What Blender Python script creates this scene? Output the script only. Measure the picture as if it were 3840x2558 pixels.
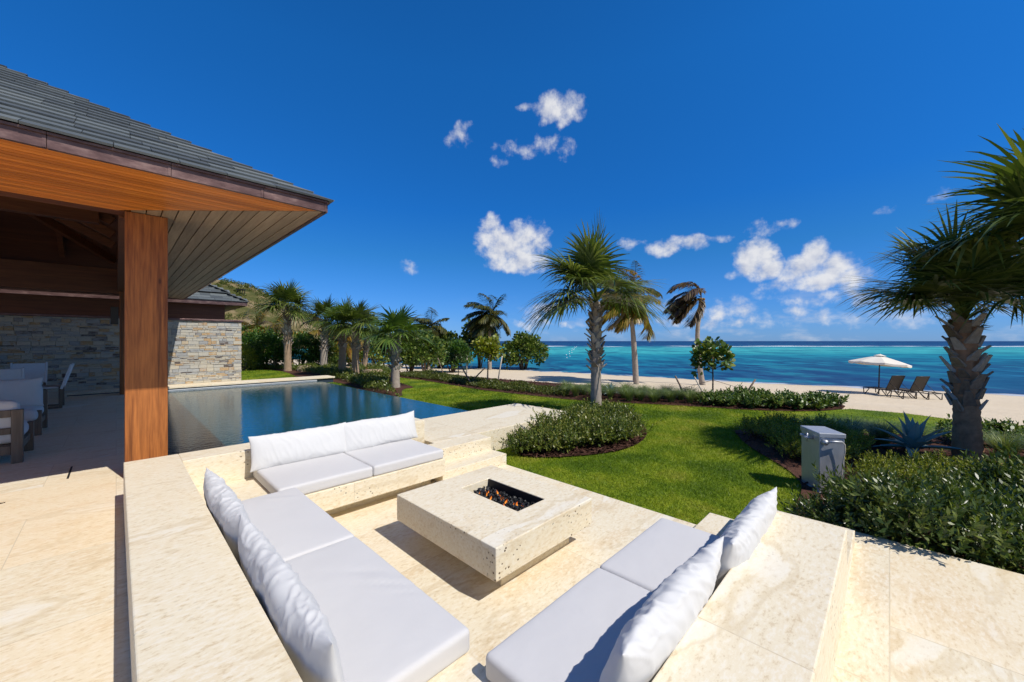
import bpy, bmesh, math, random
import numpy as np
from mathutils import Vector, Matrix, noise
from mathutils.geometry import delaunay_2d_cdt
R = math.radians
for o in list(bpy.data.objects): bpy.data.objects.remove(o)
scn = bpy.context.scene
C = scn.collection

# ------------------------------------------------------------------ node helper
def nd(nt, typ, ins=None, **attrs):
    n = nt.nodes.new('ShaderNode' + typ)
    for k, v in attrs.items(): setattr(n, k, v)
    for k, v in (ins or {}).items():
        s = n.inputs[k]
        if isinstance(v, bpy.types.NodeSocket): nt.links.new(v, s)
        else: s.default_value = v
    return n
def ma(nt, op, a, b=0.0, c=None, clamp=False):
    ins = {0: a, 1: b}
    if c is not None: ins[2] = c
    return nd(nt, 'Math', ins, operation=op, use_clamp=clamp).outputs[0]
def mixc(nt, f, a, b, blend='MIX'):
    n = nt.nodes.new('ShaderNodeMix'); n.data_type = 'RGBA'; n.blend_type = blend
    for i, v in ((0, f), (6, a), (7, b)):
        if isinstance(v, bpy.types.NodeSocket): nt.links.new(v, n.inputs[i])
        else: n.inputs[i].default_value = v if i == 0 else (tuple(v) + (1,))[:4]
    return n.outputs[2]
def ramp(nt, f, stops, interp='LINEAR'):
    n = nt.nodes.new('ShaderNodeValToRGB'); cr = n.color_ramp; cr.interpolation = interp
    while len(cr.elements) < len(stops): cr.elements.new(0.5)
    for e, (p, c) in zip(cr.elements, stops):
        e.position = p; e.color = (c, c, c, 1) if isinstance(c, (int, float)) else tuple(c) + (1,)
    nt.links.new(f, n.inputs[0]); return n.outputs[0]
def sstep(nt, x, a, b):
    n = nd(nt, 'MapRange', {0: x, 1: a, 2: b, 3: 0.0, 4: 1.0}, interpolation_type='SMOOTHSTEP')
    return n.outputs[0]

# ------------------------------------------------------------------ camera, sun, sky, exposure
HEAD = R(44.32)                                  # compass heading of the view over the house axes
FX, FY = math.cos(HEAD), math.sin(HEAD)
CAMZ = 1.591
cd = bpy.data.cameras.new('camera'); cam = bpy.data.objects.new('camera', cd); C.objects.link(cam)
cam.location = (0, 0, CAMZ); cam.rotation_euler = (R(90), 0, HEAD - R(90))
cd.sensor_width = 36; cd.lens = 13.59; cd.clip_start = 0.02; cd.clip_end = 20000
scn.camera = cam
SUNV = Vector((0.15, -0.80, 1.0)).normalized()
sl = bpy.data.lights.new('sun', 'SUN'); sun = bpy.data.objects.new('sun', sl); C.objects.link(sun)
sl.energy = 4.6; sl.angle = R(0.53); sl.color = (1.0, 0.955, 0.89)
sun.rotation_euler = SUNV.to_track_quat('Z', 'Y').to_euler(); sun.location = (4, -20, 25)
scn.view_settings.view_transform = 'Standard'; scn.view_settings.look = 'None'
scn.view_settings.exposure = 0.0; scn.view_settings.gamma = 1
scn.cycles.max_bounces = 8; scn.cycles.transparent_max_bounces = 8
scn.cycles.use_denoising = True

world = bpy.data.worlds.new('World'); scn.world = world; world.use_nodes = True
wt = world.node_tree; wt.nodes.clear()
PUFFS = [(-0.053,0.268,0.0314,0.0397,1),(-0.014,0.231,0.054,0.0373,1),(0.043,0.257,0.0427,0.04,1),(0.015,0.204,0.0675,0.0259,1),(-0.03,0.199,0.0337,0.0195,0.8),(0.121,0.538,0.0499,0.0264,0.95),(0.076,0.542,0.0503,0.0091,0.6),(0.162,0.523,0.0241,0.0125,0.7),(0.02,0.459,0.0506,0.0163,0.42),(0.082,0.471,0.0335,0.0178,0.4),(0.143,0.455,0.0287,0.018,0.45),(-0.03,0.434,0.0225,0.0111,0.4),(-0.131,0.482,0.0332,0.021,0.4),(-0.109,0.505,0.0156,0.0077,0.35),(0.378,0.22,0.0408,0.0169,0.7),(0.435,0.225,0.0463,0.0145,0.7),(0.48,0.227,0.031,0.0095,0.55),(0.303,0.234,0.0307,0.0112,0.4),(0.584,0.241,0.0329,0.0159,0.55),(0.561,0.237,0.0202,0.0081,0.4),(0.553,0.174,0.0261,0.0316,1),(0.573,0.189,0.0238,0.0255,1),(0.577,0.153,0.0356,0.0203,0.9),(0.666,0.17,0.0209,0.0292,1),(0.648,0.146,0.0393,0.0263,1),(0.69,0.146,0.0301,0.0272,1),(0.716,0.122,0.0288,0.0184,0.9),(0.669,0.122,0.0554,0.0174,0.95),(0.634,0.13,0.0292,0.016,0.8),(0.532,0.148,0.0251,0.0114,0.45),(0.604,0.11,0.0305,0.0201,0.5),(0.703,0.098,0.0262,0.0213,0.5),(0.723,0.079,0.0221,0.0151,0.5),(0.648,0.084,0.0429,0.0143,0.4),(0.088,0.086,0.0313,0.0122,0.8),(0.051,0.055,0.0202,0.0269,0.7),(0.054,0.044,0.0449,0.0101,0.55),(0.138,0.043,0.0221,0.0078,0.4),(0.489,0.068,0.0263,0.0237,0.48),(0.532,0.076,0.0234,0.0212,0.52),(0.523,0.038,0.0354,0.0117,0.42),(0.581,0.046,0.0393,0.0169,0.42),(0.634,0.062,0.0205,0.0145,0.47),(0.676,0.049,0.024,0.014,0.42),(0.722,0.041,0.0317,0.0143,0.4),(0.393,0.097,0.0307,0.0134,0.45),(0.393,0.044,0.0365,0.0145,0.38),(0.841,0.249,0.0175,0.0113,0.33),(0.765,0.238,0.0141,0.0069,0.3),(-0.261,0.185,0.021,0.0147,0.36),(0.444,0.04,0.055,0.0142,0.38),(0.793,0.066,0.0332,0.0157,0.36),(0.815,0.034,0.0423,0.0139,0.36)]
def build_world():
    # cloud puffs as (bearing from heading, elevation, half widths, density): directions on the sky, at infinity
    nt = wt
    tc = nd(nt, 'TexCoord').outputs['Generated']
    lat = nd(nt, 'VectorMath', {0: tc, 1: (FY, -FX, 0)}, operation='DOT_PRODUCT').outputs['Value']
    fwd = nd(nt, 'VectorMath', {0: tc, 1: (FX, FY, 0)}, operation='DOT_PRODUCT').outputs['Value']
    z = nd(nt, 'SeparateXYZ', {0: tc}).outputs[2]
    az = ma(nt, 'ARCTAN2', lat, fwd); el = ma(nt, 'ARCSINE', z)
    sph = nd(nt, 'CombineXYZ', {0: az, 1: el, 2: 0.0}).outputs[0]
    wn = nd(nt, 'TexNoise', {'Vector': sph, 'Scale': 16.0, 'Detail': 5.0, 'Roughness': 0.6}).outputs['Color']
    warp = nd(nt, 'VectorMath', {0: wn, 1: (0.5, 0.5, 0.5)}, operation='SUBTRACT').outputs[0]
    warp = nd(nt, 'VectorMath', {0: warp, 1: (0.035, 0.03, 0)}, operation='MULTIPLY').outputs[0]
    sp = nd(nt, 'SeparateXYZ', {0: nd(nt, 'VectorMath', {0: sph, 1: warp}, operation='ADD').outputs[0]})
    a2, e2 = sp.outputs[0], sp.outputs[1]
    cur = None
    for (a, e, ra, re, s) in PUFFS:
        x = ma(nt, 'MULTIPLY_ADD', a2, 1 / ra, -a / ra); y = ma(nt, 'MULTIPLY_ADD', e2, 1 / re, -e / re)
        r2 = ma(nt, 'MULTIPLY_ADD', x, x, ma(nt, 'MULTIPLY', y, y))
        d = ma(nt, 'MULTIPLY_ADD', r2, -0.42 * s - 0.08, s)
        cur = d if cur is None else ma(nt, 'MAXIMUM', cur, d)
    fb = nd(nt, 'TexNoise', {'Vector': sph, 'Scale': 26.0, 'Detail': 9.0, 'Roughness': 0.58}).outputs['Fac']
    fb2 = nd(nt, 'TexNoise', {'Vector': nd(nt, 'VectorMath', {0: sph, 1: (0.008, 0.014, 0)}, operation='ADD').outputs[0], 'Scale': 26.0, 'Detail': 5.0, 'Roughness': 0.5}).outputs['Fac']
    m = ma(nt, 'MULTIPLY_ADD', ma(nt, 'SUBTRACT', fb, 0.5), 2.3, cur)
    dens = sstep(nt, m, 0.0, 1.05)
    dens = ma(nt, 'MULTIPLY', dens, 0.93)
    # a thin veil of small puffs low over the sea
    veil = nd(nt, 'TexNoise', {'Vector': nd(nt, 'VectorMath', {0: sph, 1: (13, 34, 1)}, operation='MULTIPLY').outputs[0], 'Scale': 1.0, 'Detail': 6.0, 'Roughness': 0.55}).outputs['Fac']
    vm = ma(nt, 'MULTIPLY', sstep(nt, veil, 0.48, 0.74), ma(nt, 'MULTIPLY', sstep(nt, el, 0.13, 0.05), sstep(nt, az, -0.25, 0.35)))
    dens = ma(nt, 'MAXIMUM', dens, ma(nt, 'MULTIPLY', vm, 0.42))
    # cloud colour: bright crowns, soft grey-blue in the thick lower parts
    sh = nd(nt, 'TexNoise', {'Vector': sph, 'Scale': 20.0, 'Detail': 4.0}).outputs['Fac']
    ccol = mixc(nt, ma(nt, 'MULTIPLY_ADD', ma(nt, 'SUBTRACT', fb, fb2), 2.6, ma(nt, 'MULTIPLY_ADD', sh, 0.7, 0.30), clamp=True), (0.60, 0.65, 0.80), (1.0, 1.0, 1.02))
    sky = nd(nt, 'TexSky', sky_type='NISHITA', sun_disc=False, sun_elevation=math.asin(SUNV.z),
             sun_rotation=math.atan2(SUNV.x, SUNV.y), air_density=1.0, dust_density=0.1, ozone_density=1.5, altitude=0)
    # polarising-filter look: deeper, bluer sky, most of all high up
    pol = ramp(nt, nd(nt, 'MapRange', {0: el, 1: 0.0, 2: 0.8, 3: 0.0, 4: 1.0}).outputs[0], [(0.0, (0.27, 0.57, 1.48)), (0.08, (0.23, 0.57, 1.32)), (0.26, (0.14, 0.62, 1.20)), (0.4, (0.09, 0.64, 1.38)), (0.75, (0.10, 0.80, 1.60)), (1.0, (0.10, 0.78, 1.55))])
    csun = nd(nt, 'VectorMath', {0: tc, 1: tuple(SUNV)}, operation='DOT_PRODUCT').outputs['Value']      # unseen sky round the sun tinted warm so the fill light is less blue
    pol = mixc(nt, sstep(nt, csun, 0.58, 0.86), pol, (0.98, 0.86, 0.74))
    hs = mixc(nt, 1.0, sky.outputs[0], pol, 'MULTIPLY')
    b1 = nd(nt, 'Background', {0: hs, 1: 0.092}); b2 = nd(nt, 'Background', {0: ccol, 1: 0.82})
    mx = nd(nt, 'MixShader', {0: dens, 1: b1.outputs[0], 2: b2.outputs[0]})
    out = nd(nt, 'OutputWorld', {0: mx.outputs[0]})
build_world()

# ------------------------------------------------------------------ survey frame, terrain
def W(lat, dep): return (lat * FY + dep * FX, -lat * FX + dep * FY)      # offsets to the right of / along the heading -> house axes
SHORE = [(90, -25), (45, 9), (27.9, 21.1), (16.5, 28.1), (3.4, 37.9), (-14, 48.4), (-33, 62), (-90, 95), (-260, 150)]
SEA = -1.35
_sa = np.array(SHORE[:-1], float); _sb = np.array(SHORE[1:], float)
def shore_d(P):
    P = np.asarray(P, float).reshape(-1, 2); best = np.full(len(P), 1e9); sg = np.ones(len(P))
    for a, b in zip(_sa, _sb):
        ab = b - a; t = np.clip(((P - a) @ ab) / (ab @ ab), 0, 1); q = a + t[:, None] * ab
        d = np.hypot(*(P - q).T); cr = ab[0] * (P - a)[:, 1] - ab[1] * (P - a)[:, 0]
        m = d < best; best[m] = d[m]; sg[m] = np.where(cr[m] > 0, 1, -1)
    return best * sg
def terrain(P):
    d = shore_d(P); t = np.clip((d - 12) / 8, 0, 1)
    land = SEA + 0.36 * np.clip(d, 0, 12) / 12 + (-0.02 - SEA - 0.36) * t * t * (3 - 2 * t)
    return np.where(d <= 0, SEA + np.maximum(-2.5, d * 0.06), land)
def tz(lat, dep): return float(terrain([(lat, dep)])[0])
def XYZ(lat, dep, up=0.0):
    x, y = W(lat, dep); return Vector((x, y, tz(lat, dep) + up))

# ------------------------------------------------------------------ object helpers
def tag(o, label=None, cat=None, group=None, kind=None):
    if label: o['label'] = label
    if cat: o['category'] = cat
    if group: o['group'] = group
    if kind: o['kind'] = kind
    return o
def mesh(name, V, F):
    me = bpy.data.meshes.new(name); V = np.asarray(V, np.float32)
    if isinstance(F, np.ndarray):
        m, k = F.shape
        me.vertices.add(len(V)); me.vertices.foreach_set('co', V.ravel())
        me.loops.add(m * k); me.loops.foreach_set('vertex_index', F.astype(np.int32).ravel())
        me.polygons.add(m); me.polygons.foreach_set('loop_start', np.arange(0, m * k, k, dtype=np.int32))
        me.update(calc_edges=True); me.validate()
    else:
        me.from_pydata([tuple(v) for v in V], [], F); me.update()
    return me
def link(name, me, mat=None, parent=None, smooth=False, loc=None):
    o = bpy.data.objects.new(name, me); C.objects.link(o)
    if mat and len(me.materials) == 0: me.materials.append(mat)
    if smooth: me.polygons.foreach_set('use_smooth', [True] * len(me.polygons))
    if parent: o.parent = parent
    if loc is not None: o.location = loc
    return o
def empty(name, loc=(0, 0, 0), rz=0):
    o = bpy.data.objects.new(name, None); C.objects.link(o); o.location = loc; o.rotation_euler = (0, 0, rz); o.empty_display_size = 0.1
    return o
def copy_tree(o, parent=None):
    c = o.copy(); C.objects.link(c)
    if parent: c.parent = parent
    for ch in list(o.children): copy_tree(ch, c)
    return c
def bm_box(bm, x0, x1, y0, y1, z0, z1):
    v = [bm.verts.new(p) for p in ((x0,y0,z0),(x1,y0,z0),(x1,y1,z0),(x0,y1,z0),(x0,y0,z1),(x1,y0,z1),(x1,y1,z1),(x0,y1,z1))]
    for f in ((3,2,1,0),(4,5,6,7),(0,1,5,4),(1,2,6,5),(2,3,7,6),(3,0,4,7)): bm.faces.new([v[i] for i in f])
    return v
def boxes(name, L, mat, parent=None, bev=0.006, seg=2):
    bm = bmesh.new()
    for b in L: bm_box(bm, *b)
    if bev: bmesh.ops.bevel(bm, geom=list(bm.edges), offset=bev, segments=seg, affect='EDGES', profile=0.5)
    me = bpy.data.meshes.new(name); bm.to_mesh(me); bm.free()
    return link(name, me, mat, parent)
def obox(bm, c, ax, ay, az, sx, sy, sz):        # oriented box
    v = []
    for z in (-1, 1):
        for (x, y) in ((-1,-1),(1,-1),(1,1),(-1,1)):
            v.append(bm.verts.new(Vector(c) + Vector(ax)*x*sx/2 + Vector(ay)*y*sy/2 + Vector(az)*z*sz/2))
    for f in ((3,2,1,0),(4,5,6,7),(0,1,5,4),(1,2,6,5),(2,3,7,6),(3,0,4,7)): bm.faces.new([v[i] for i in f])
def from_bm(name, bm, mat, parent=None, smooth=False, bev=0):
    if bev: bmesh.ops.bevel(bm, geom=list(bm.edges), offset=bev, segments=2, affect='EDGES', profile=0.5)
    me = bpy.data.meshes.new(name); bm.to_mesh(me); bm.free()
    return link(name, me, mat, parent, smooth)
def tube(pts, rad, n=10, cap=True):             # tapered tube along a polyline -> verts, faces
    pts = [Vector(p) for p in pts]; V = []; F = []
    for i, p in enumerate(pts):
        t = (pts[min(i+1, len(pts)-1)] - pts[max(i-1, 0)]).normalized()
        a = t.orthogonal().normalized() if i == 0 else (a - t * a.dot(t)).normalized()
        b = t.cross(a); r = rad[i] if hasattr(rad, '__len__') else rad
        for k in range(n):
            an = 2 * math.pi * k / n; V.append(p + a * (r * math.cos(an)) + b * (r * math.sin(an)))
    for i in range(len(pts) - 1):
        for k in range(n): F.append((i*n+k, i*n+(k+1) % n, (i+1)*n+(k+1) % n, (i+1)*n+k))
    if cap: F.append(tuple(range(n-1, -1, -1))); F.append(tuple((len(pts)-1)*n + k for k in range(n)))
    return V, F
def tubes(name, L, mat, parent=None, n=8, smooth=True):
    V = []; F = []
    for pts, rad in L:
        v, f = tube(pts, rad, n); o = len(V); V += v; F += [tuple(i + o for i in q) for q in f]
    return link(name, mesh(name, V, F), mat, parent, smooth)

# ------------------------------------------------------------------ materials
def newmat(name, rough=0.6, spec=0.5, metal=0.0, base=None):
    m = bpy.data.materials.new(name); m.use_nodes = True; nt = m.node_tree; b = nt.nodes['Principled BSDF']
    b.inputs['Roughness'].default_value = rough; b.inputs['Specular IOR Level'].default_value = spec; b.inputs['Metallic'].default_value = metal
    if base: b.inputs['Base Color'].default_value = tuple(base) + (1,)
    return m, nt, b
def bump(nt, b, h, strength=0.3, dist=0.01):
    n = nd(nt, 'Bump', {'Strength': strength, 'Distance': dist, 'Height': h}); nt.links.new(n.outputs[0], b.inputs['Normal'])
def ocoord(nt, scale=(1, 1, 1), rot=(0, 0, 0)):
    tc = nd(nt, 'TexCoord').outputs['Object']
    return nd(nt, 'Mapping', {'Vector': tc, 'Scale': scale, 'Rotation': rot}).outputs[0]
def plain(name, base, rough=0.6, spec=0.5, metal=0.0, var=0.15, scale=8.0, bmp=0.0):
    m, nt, b = newmat(name, rough, spec, metal)
    n = nd(nt, 'TexNoise', {'Vector': ocoord(nt), 'Scale': scale, 'Detail': 6.0}).outputs['Fac']
    col = mixc(nt, n, [c * (1 - var) for c in base], [min(1, c * (1 + var)) for c in base])
    nt.links.new(col, b.inputs['Base Color'])
    if bmp: bump(nt, b, n, bmp)
    return m
def travertine(name, tan=0.5, tile=(1.25, 0.85), pits=1.0, light=1.0):
    m, nt, b = newmat(name, 0.62, 0.3)
    P = ocoord(nt)
    br = nd(nt, 'TexBrick', {'Vector': P, 'Color1': (0, 0, 0, 1), 'Color2': (1, 1, 1, 1), 'Mortar': (0.5, 0.5, 0.5, 1), 'Scale': 1.0, 'Mortar Size': 0.003, 'Mortar Smooth': 0.2, 'Brick Width': tile[0], 'Row Height': tile[1]}, offset=0.37)
    tid = br.outputs['Color']; mort = br.outputs['Fac']
    off = nd(nt, 'VectorMath', {0: tid, 1: (7.3, 3.1, 5.7)}, operation='MULTIPLY').outputs[0]
    P2 = nd(nt, 'VectorMath', {0: P, 1: off}, operation='ADD').outputs[0]
    wv = nd(nt, 'TexNoise', {'Vector': P2, 'Scale': 1.3, 'Detail': 4.0}).outputs['Color']
    P3 = nd(nt, 'VectorMath', {0: P2, 1: nd(nt, 'VectorMath', {0: wv, 1: (0.14, 0.14, 0.14)}, operation='MULTIPLY').outputs[0]}, operation='ADD').outputs[0]
    st = nd(nt, 'Mapping', {'Vector': P3, 'Scale': (0.9, 2.6, 4.0), 'Rotation': (0, 0, 0.12)}).outputs[0]
    band = nd(nt, 'TexNoise', {'Vector': st, 'Scale': 1.7, 'Detail': 9.0, 'Roughness': 0.66}).outputs['Fac']
    fine = nd(nt, 'TexNoise', {'Vector': nd(nt, 'Mapping', {'Vector': P3, 'Scale': (8, 17, 20), 'Rotation': (0, 0, 0.12)}).outputs[0], 'Scale': 3.0, 'Detail': 8.0, 'Roughness': 0.72}).outputs['Fac']
    L = light
    cream = (0.76 * L, 0.672 * L, 0.50 * L); tanc = (0.66 * L, 0.48 * L, 0.27 * L); pale = (0.80 * L, 0.74 * L, 0.62 * L)
    col = mixc(nt, ma(nt, 'MULTIPLY', sstep(nt, band, 0.45, 0.66), tan, clamp=True), cream, tanc)
    col = mixc(nt, ma(nt, 'MULTIPLY', sstep(nt, fine, 0.50, 0.60), 0.70), col, pale)
    col = mixc(nt, ma(nt, 'MULTIPLY', sstep(nt, fine, 0.47, 0.35), 0.60), col, (0.54 * L, 0.40 * L, 0.23 * L))
    fossil = nd(nt, 'TexNoise', {'Vector': st, 'Scale': 1.1, 'Detail': 4.0, 'Distortion': 0.5}).outputs['Fac']
    col = mixc(nt, ma(nt, 'MULTIPLY', sstep(nt, fossil, 0.62, 0.66), 0.5), col, (0.80 * L, 0.77 * L, 0.69 * L))
    ring = ma(nt, 'MULTIPLY', sstep(nt, fossil, 0.575, 0.60), sstep(nt, fossil, 0.635, 0.61))
    col = mixc(nt, ma(nt, 'MULTIPLY', ring, 0.25), col, (0.5, 0.37, 0.2))
    col = mixc(nt, ma(nt, 'MULTIPLY', sstep(nt, tid, 0.45, 0.95), 0.55 * tan), col, (0.66 * L, 0.46 * L, 0.24 * L))
    tv = ma(nt, 'MULTIPLY_ADD', tid, 0.10, 0.95)
    col = mixc(nt, 1.0, col, nd(nt, 'CombineColor', {0: tv, 1: tv, 2: tv}).outputs[0], 'MULTIPLY')
    col = mixc(nt, ma(nt, 'MULTIPLY', mort, 0.45), col, (0.45, 0.36, 0.24))
    hole = nd(nt, 'TexVoronoi', {'Vector': nd(nt, 'Mapping', {'Vector': P3, 'Scale': (26, 40, 34)}).outputs[0], 'Scale': 1.0, 'Randomness': 1.0}).outputs['Distance']
    dz = nd(nt, 'TexNoise', {'Vector': P2, 'Scale': 2.4, 'Detail': 2.0}).outputs['Fac']
    pit = ma(nt, 'MULTIPLY', sstep(nt, hole, 0.26, 0.13), sstep(nt, dz, 0.53, 0.62))
    nz = nd(nt, 'SeparateXYZ', {0: nd(nt, 'NewGeometry').outputs['Normal']}).outputs[2]
    side = sstep(nt, ma(nt, 'ABSOLUTE', nz), 0.8, 0.3)
    pit = ma(nt, 'MULTIPLY', pit, ma(nt, 'MULTIPLY_ADD', side, 0.75 * pits, 0.18 * pits), clamp=True)
    col = mixc(nt, pit, col, (0.12, 0.08, 0.045))
    nt.links.new(col, b.inputs['Base Color'])
    h = ma(nt, 'SUBTRACT', ma(nt, 'MULTIPLY', fine, 0.5), ma(nt, 'ADD', ma(nt, 'MULTIPLY', pit, 2.0), mort))
    bump(nt, b, h, 0.25, 0.004)
    return m
def wood(name, dark, light, axis=0, rough=0.45, grain=1.0, island=0.25, streak=0.0):
    m, nt, b = newmat(name, rough, 0.4)
    sc = [9.0, 9.0, 9.0]; sc[axis] = 0.55
    isl = nd(nt, 'NewGeometry').outputs['Random Per Island']
    P = nd(nt, 'VectorMath', {0: ocoord(nt), 1: nd(nt, 'CombineXYZ', {0: ma(nt, 'MULTIPLY', isl, 17.0), 1: ma(nt, 'MULTIPLY', isl, 31.0), 2: ma(nt, 'MULTIPLY', isl, 23.0)}).outputs[0]}, operation='ADD').outputs[0]
    v = nd(nt, 'Mapping', {'Vector': P, 'Scale': sc}).outputs[0]
    n1 = nd(nt, 'TexNoise', {'Vector': v, 'Scale': 1.0, 'Detail': 8.0, 'Roughness': 0.62, 'Distortion': 0.7}).outputs['Fac']
    v2 = nd(nt, 'Mapping', {'Vector': v, 'Scale': (6, 6, 6)}).outputs[0]
    n2 = nd(nt, 'TexNoise', {'Vector': v2, 'Scale': 1.0, 'Detail': 6.0, 'Roughness': 0.6}).outputs['Fac']
    f = ma(nt, 'MULTIPLY_ADD', n2, 0.5, ma(nt, 'MULTIPLY', n1, 0.6))
    col = mixc(nt, sstep(nt, f, 0.32, 0.78), dark, light)
    if streak:
        s2 = [7.0, 7.0, 7.0]; s2[axis] = 0.12
        st = nd(nt, 'TexNoise', {'Vector': nd(nt, 'Mapping', {'Vector': P, 'Scale': s2}).outputs[0], 'Scale': 1.6, 'Detail': 5.0, 'Roughness': 0.6, 'Distortion': 0.3}).outputs['Fac']
        col = mixc(nt, ma(nt, 'MULTIPLY', sstep(nt, st, 0.53, 0.64), streak), col, [c * .45 for c in dark])
        kn = nd(nt, 'TexVoronoi', {'Vector': nd(nt, 'Mapping', {'Vector': P, 'Scale': (7, 7, 2.6)}).outputs[0], 'Scale': 1.0}).outputs['Distance']
        col = mixc(nt, ma(nt, 'MULTIPLY', sstep(nt, kn, 0.12, 0.04), 0.8), col, [c * .4 for c in dark])
    iv = ma(nt, 'MULTIPLY_ADD', isl, 2 * island, 1 - island)
    col = mixc(nt, 1.0, col, nd(nt, 'CombineColor', {0: iv, 1: iv, 2: iv}).outputs[0], 'MULTIPLY')
    nt.links.new(col, b.inputs['Base Color']); bump(nt, b, f, 0.2 * grain, 0.004)
    return m
def leafmat(name, stops, trans=0.25, rough=0.38, spec=0.5, patch=0.0):
    m, nt, b = newmat(name, rough, spec)
    isl = nd(nt, 'NewGeometry').outputs['Random Per Island']; rnd = nd(nt, 'ObjectInfo').outputs['Random']
    f = ma(nt, 'MULTIPLY_ADD', rnd, 0.22, ma(nt, 'MULTIPLY', isl, 0.80))
    if patch:                                            # worn and lush areas across the ground
        pn = nd(nt, 'TexNoise', {'Vector': ocoord(nt), 'Scale': 0.9, 'Detail': 6.0, 'Roughness': 0.62}).outputs['Fac']
        f = ma(nt, 'MULTIPLY_ADD', ma(nt, 'SUBTRACT', pn, 0.5), patch, ma(nt, 'MULTIPLY_ADD', isl, 0.5, 0.18), clamp=True)
    n = len(stops); col = ramp(nt, f, [(i / (n - 1), s) for i, s in enumerate(stops)])
    nt.links.new(col, b.inputs['Base Color'])
    tr = nd(nt, 'BsdfTranslucent', {0: mixc(nt, 1.0, col, (1.25, 1.35, 0.6), 'MULTIPLY')})
    mx = nd(nt, 'MixShader', {0: trans, 1: b.outputs[0], 2: tr.outputs[0]})
    nt.links.new(mx.outputs[0], nt.nodes['Material Output'].inputs[0])
    return m

M_TERR = travertine('travertine_deck', 0.42, (1.3, 0.95), 0.5)
M_WALL = travertine('travertine_wall', 0.16, (2.4, 9.0), 0.9)
M_PIT = travertine('travertine_pit_floor', 0.42, (1.2, 1.2), 0.4)
M_BLOCK = travertine('travertine_block', 0.16, (9.0, 9.0), 1.5)
M_POST = wood('post_timber', (0.14, 0.036, 0.008), (0.50, 0.175, 0.040), 2, 0.5, 1.0, 0.0, 0.75)
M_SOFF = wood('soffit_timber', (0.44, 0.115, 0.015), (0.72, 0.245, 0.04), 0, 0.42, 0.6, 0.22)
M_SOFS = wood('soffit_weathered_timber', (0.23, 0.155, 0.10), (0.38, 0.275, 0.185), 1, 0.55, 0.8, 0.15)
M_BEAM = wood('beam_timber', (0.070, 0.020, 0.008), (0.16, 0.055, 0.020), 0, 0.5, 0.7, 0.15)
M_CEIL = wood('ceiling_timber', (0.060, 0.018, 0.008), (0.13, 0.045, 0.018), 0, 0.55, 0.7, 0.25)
M_FURN = wood('furniture_timber', (0.10, 0.075, 0.055), (0.20, 0.155, 0.115), 2, 0.6, 0.4, 0.05)
M_SLING = plain('white_sling', (0.72, 0.72, 0.74), 0.6, 0.3, 0, 0.06, 30)
def fabric(name, lo, hi):
    m, nt, b = newmat(name, 0.75, 0.25)
    P = ocoord(nt)
    n = nd(nt, 'TexNoise', {'Vector': P, 'Scale': 5.0, 'Detail': 4.0}).outputs['Fac']
    nt.links.new(mixc(nt, n, lo, hi), b.inputs['Base Color'])
    wv = nd(nt, 'TexNoise', {'Vector': P, 'Scale': 420.0, 'Detail': 2.0}).outputs['Fac']
    soft = nd(nt, 'TexNoise', {'Vector': P, 'Scale': 9.0, 'Detail': 3.0}).outputs['Fac']
    bump(nt, b, ma(nt, 'MULTIPLY_ADD', soft, 6.0, ma(nt, 'MULTIPLY', wv, 0.25)), 0.12, 0.004)
    b.inputs['Sheen Weight'].default_value = 0.15
    return m
M_FAB = fabric('white_canvas', (0.58, 0.575, 0.57), (0.64, 0.635, 0.63))
M_SEATF = fabric('pale_grey_canvas', (0.56, 0.55, 0.55), (0.60, 0.59, 0.59))
def copperm():
    m, nt, b = newmat('aged_copper', 0.42, 0.5, 0.55)
    n = nd(nt, 'TexNoise', {'Vector': ocoord(nt, (2.2, 2.2, 5)), 'Scale': 2.0, 'Detail': 7.0, 'Roughness': 0.65}).outputs['Fac']
    nt.links.new(ramp(nt, n, [(0.3, (0.075, 0.038, 0.036)), (0.52, (0.14, 0.080, 0.075)), (0.74, (0.26, 0.17, 0.15))]), b.inputs['Base Color'])
    nt.links.new(ma(nt, 'MULTIPLY_ADD', n, 0.3, 0.25), b.inputs['Roughness']); bump(nt, b, n, 0.25, 0.01)
    return m
M_COP = copperm()
def slatem():
    m, nt, b = newmat('slate', 0.62, 0.4)
    isl = nd(nt, 'NewGeometry').outputs['Random Per Island']
    n = nd(nt, 'TexNoise', {'Vector': ocoord(nt, (3, 9, 3)), 'Scale': 3.0, 'Detail': 7.0, 'Roughness': 0.65}).outputs['Fac']
    f = ma(nt, 'MULTIPLY_ADD', isl, 0.65, ma(nt, 'MULTIPLY', n, 0.4))
    nt.links.new(ramp(nt, f, [(0.1, (0.050, 0.058, 0.064)), (0.45, (0.090, 0.104, 0.110)), (0.7, (0.125, 0.142, 0.145)), (1.0, (0.175, 0.185, 0.172))]), b.inputs['Base Color'])
    bump(nt, b, n, 0.5, 0.01)
    return m
M_SLATE = slatem()
def ledgem():
    m, nt, b = newmat('ledge_stone', 0.8, 0.3)
    isl = nd(nt, 'NewGeometry').outputs['Random Per Island']
    n = nd(nt, 'TexNoise', {'Vector': ocoord(nt, (5, 5, 14)), 'Scale': 2.0, 'Detail': 7.0, 'Roughness': 0.7}).outputs['Fac']
    f = ma(nt, 'MULTIPLY_ADD', ma(nt, 'SUBTRACT', n, 0.5), 0.55, isl)
    nt.links.new(ramp(nt, f, [(0.0, (0.12, 0.095, 0.08)), (0.06, (0.27, 0.26, 0.25)), (0.25, (0.38, 0.385, 0.375)), (0.45, (0.47, 0.44, 0.37)), (0.65, (0.52, 0.465, 0.36)), (0.82, (0.42, 0.40, 0.36)), (0.90, (0.44, 0.27, 0.12)), (1.0, (0.50, 0.42, 0.30))]), b.inputs['Base Color'])
    bump(nt, b, n, 0.6, 0.02)
    return m
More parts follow.
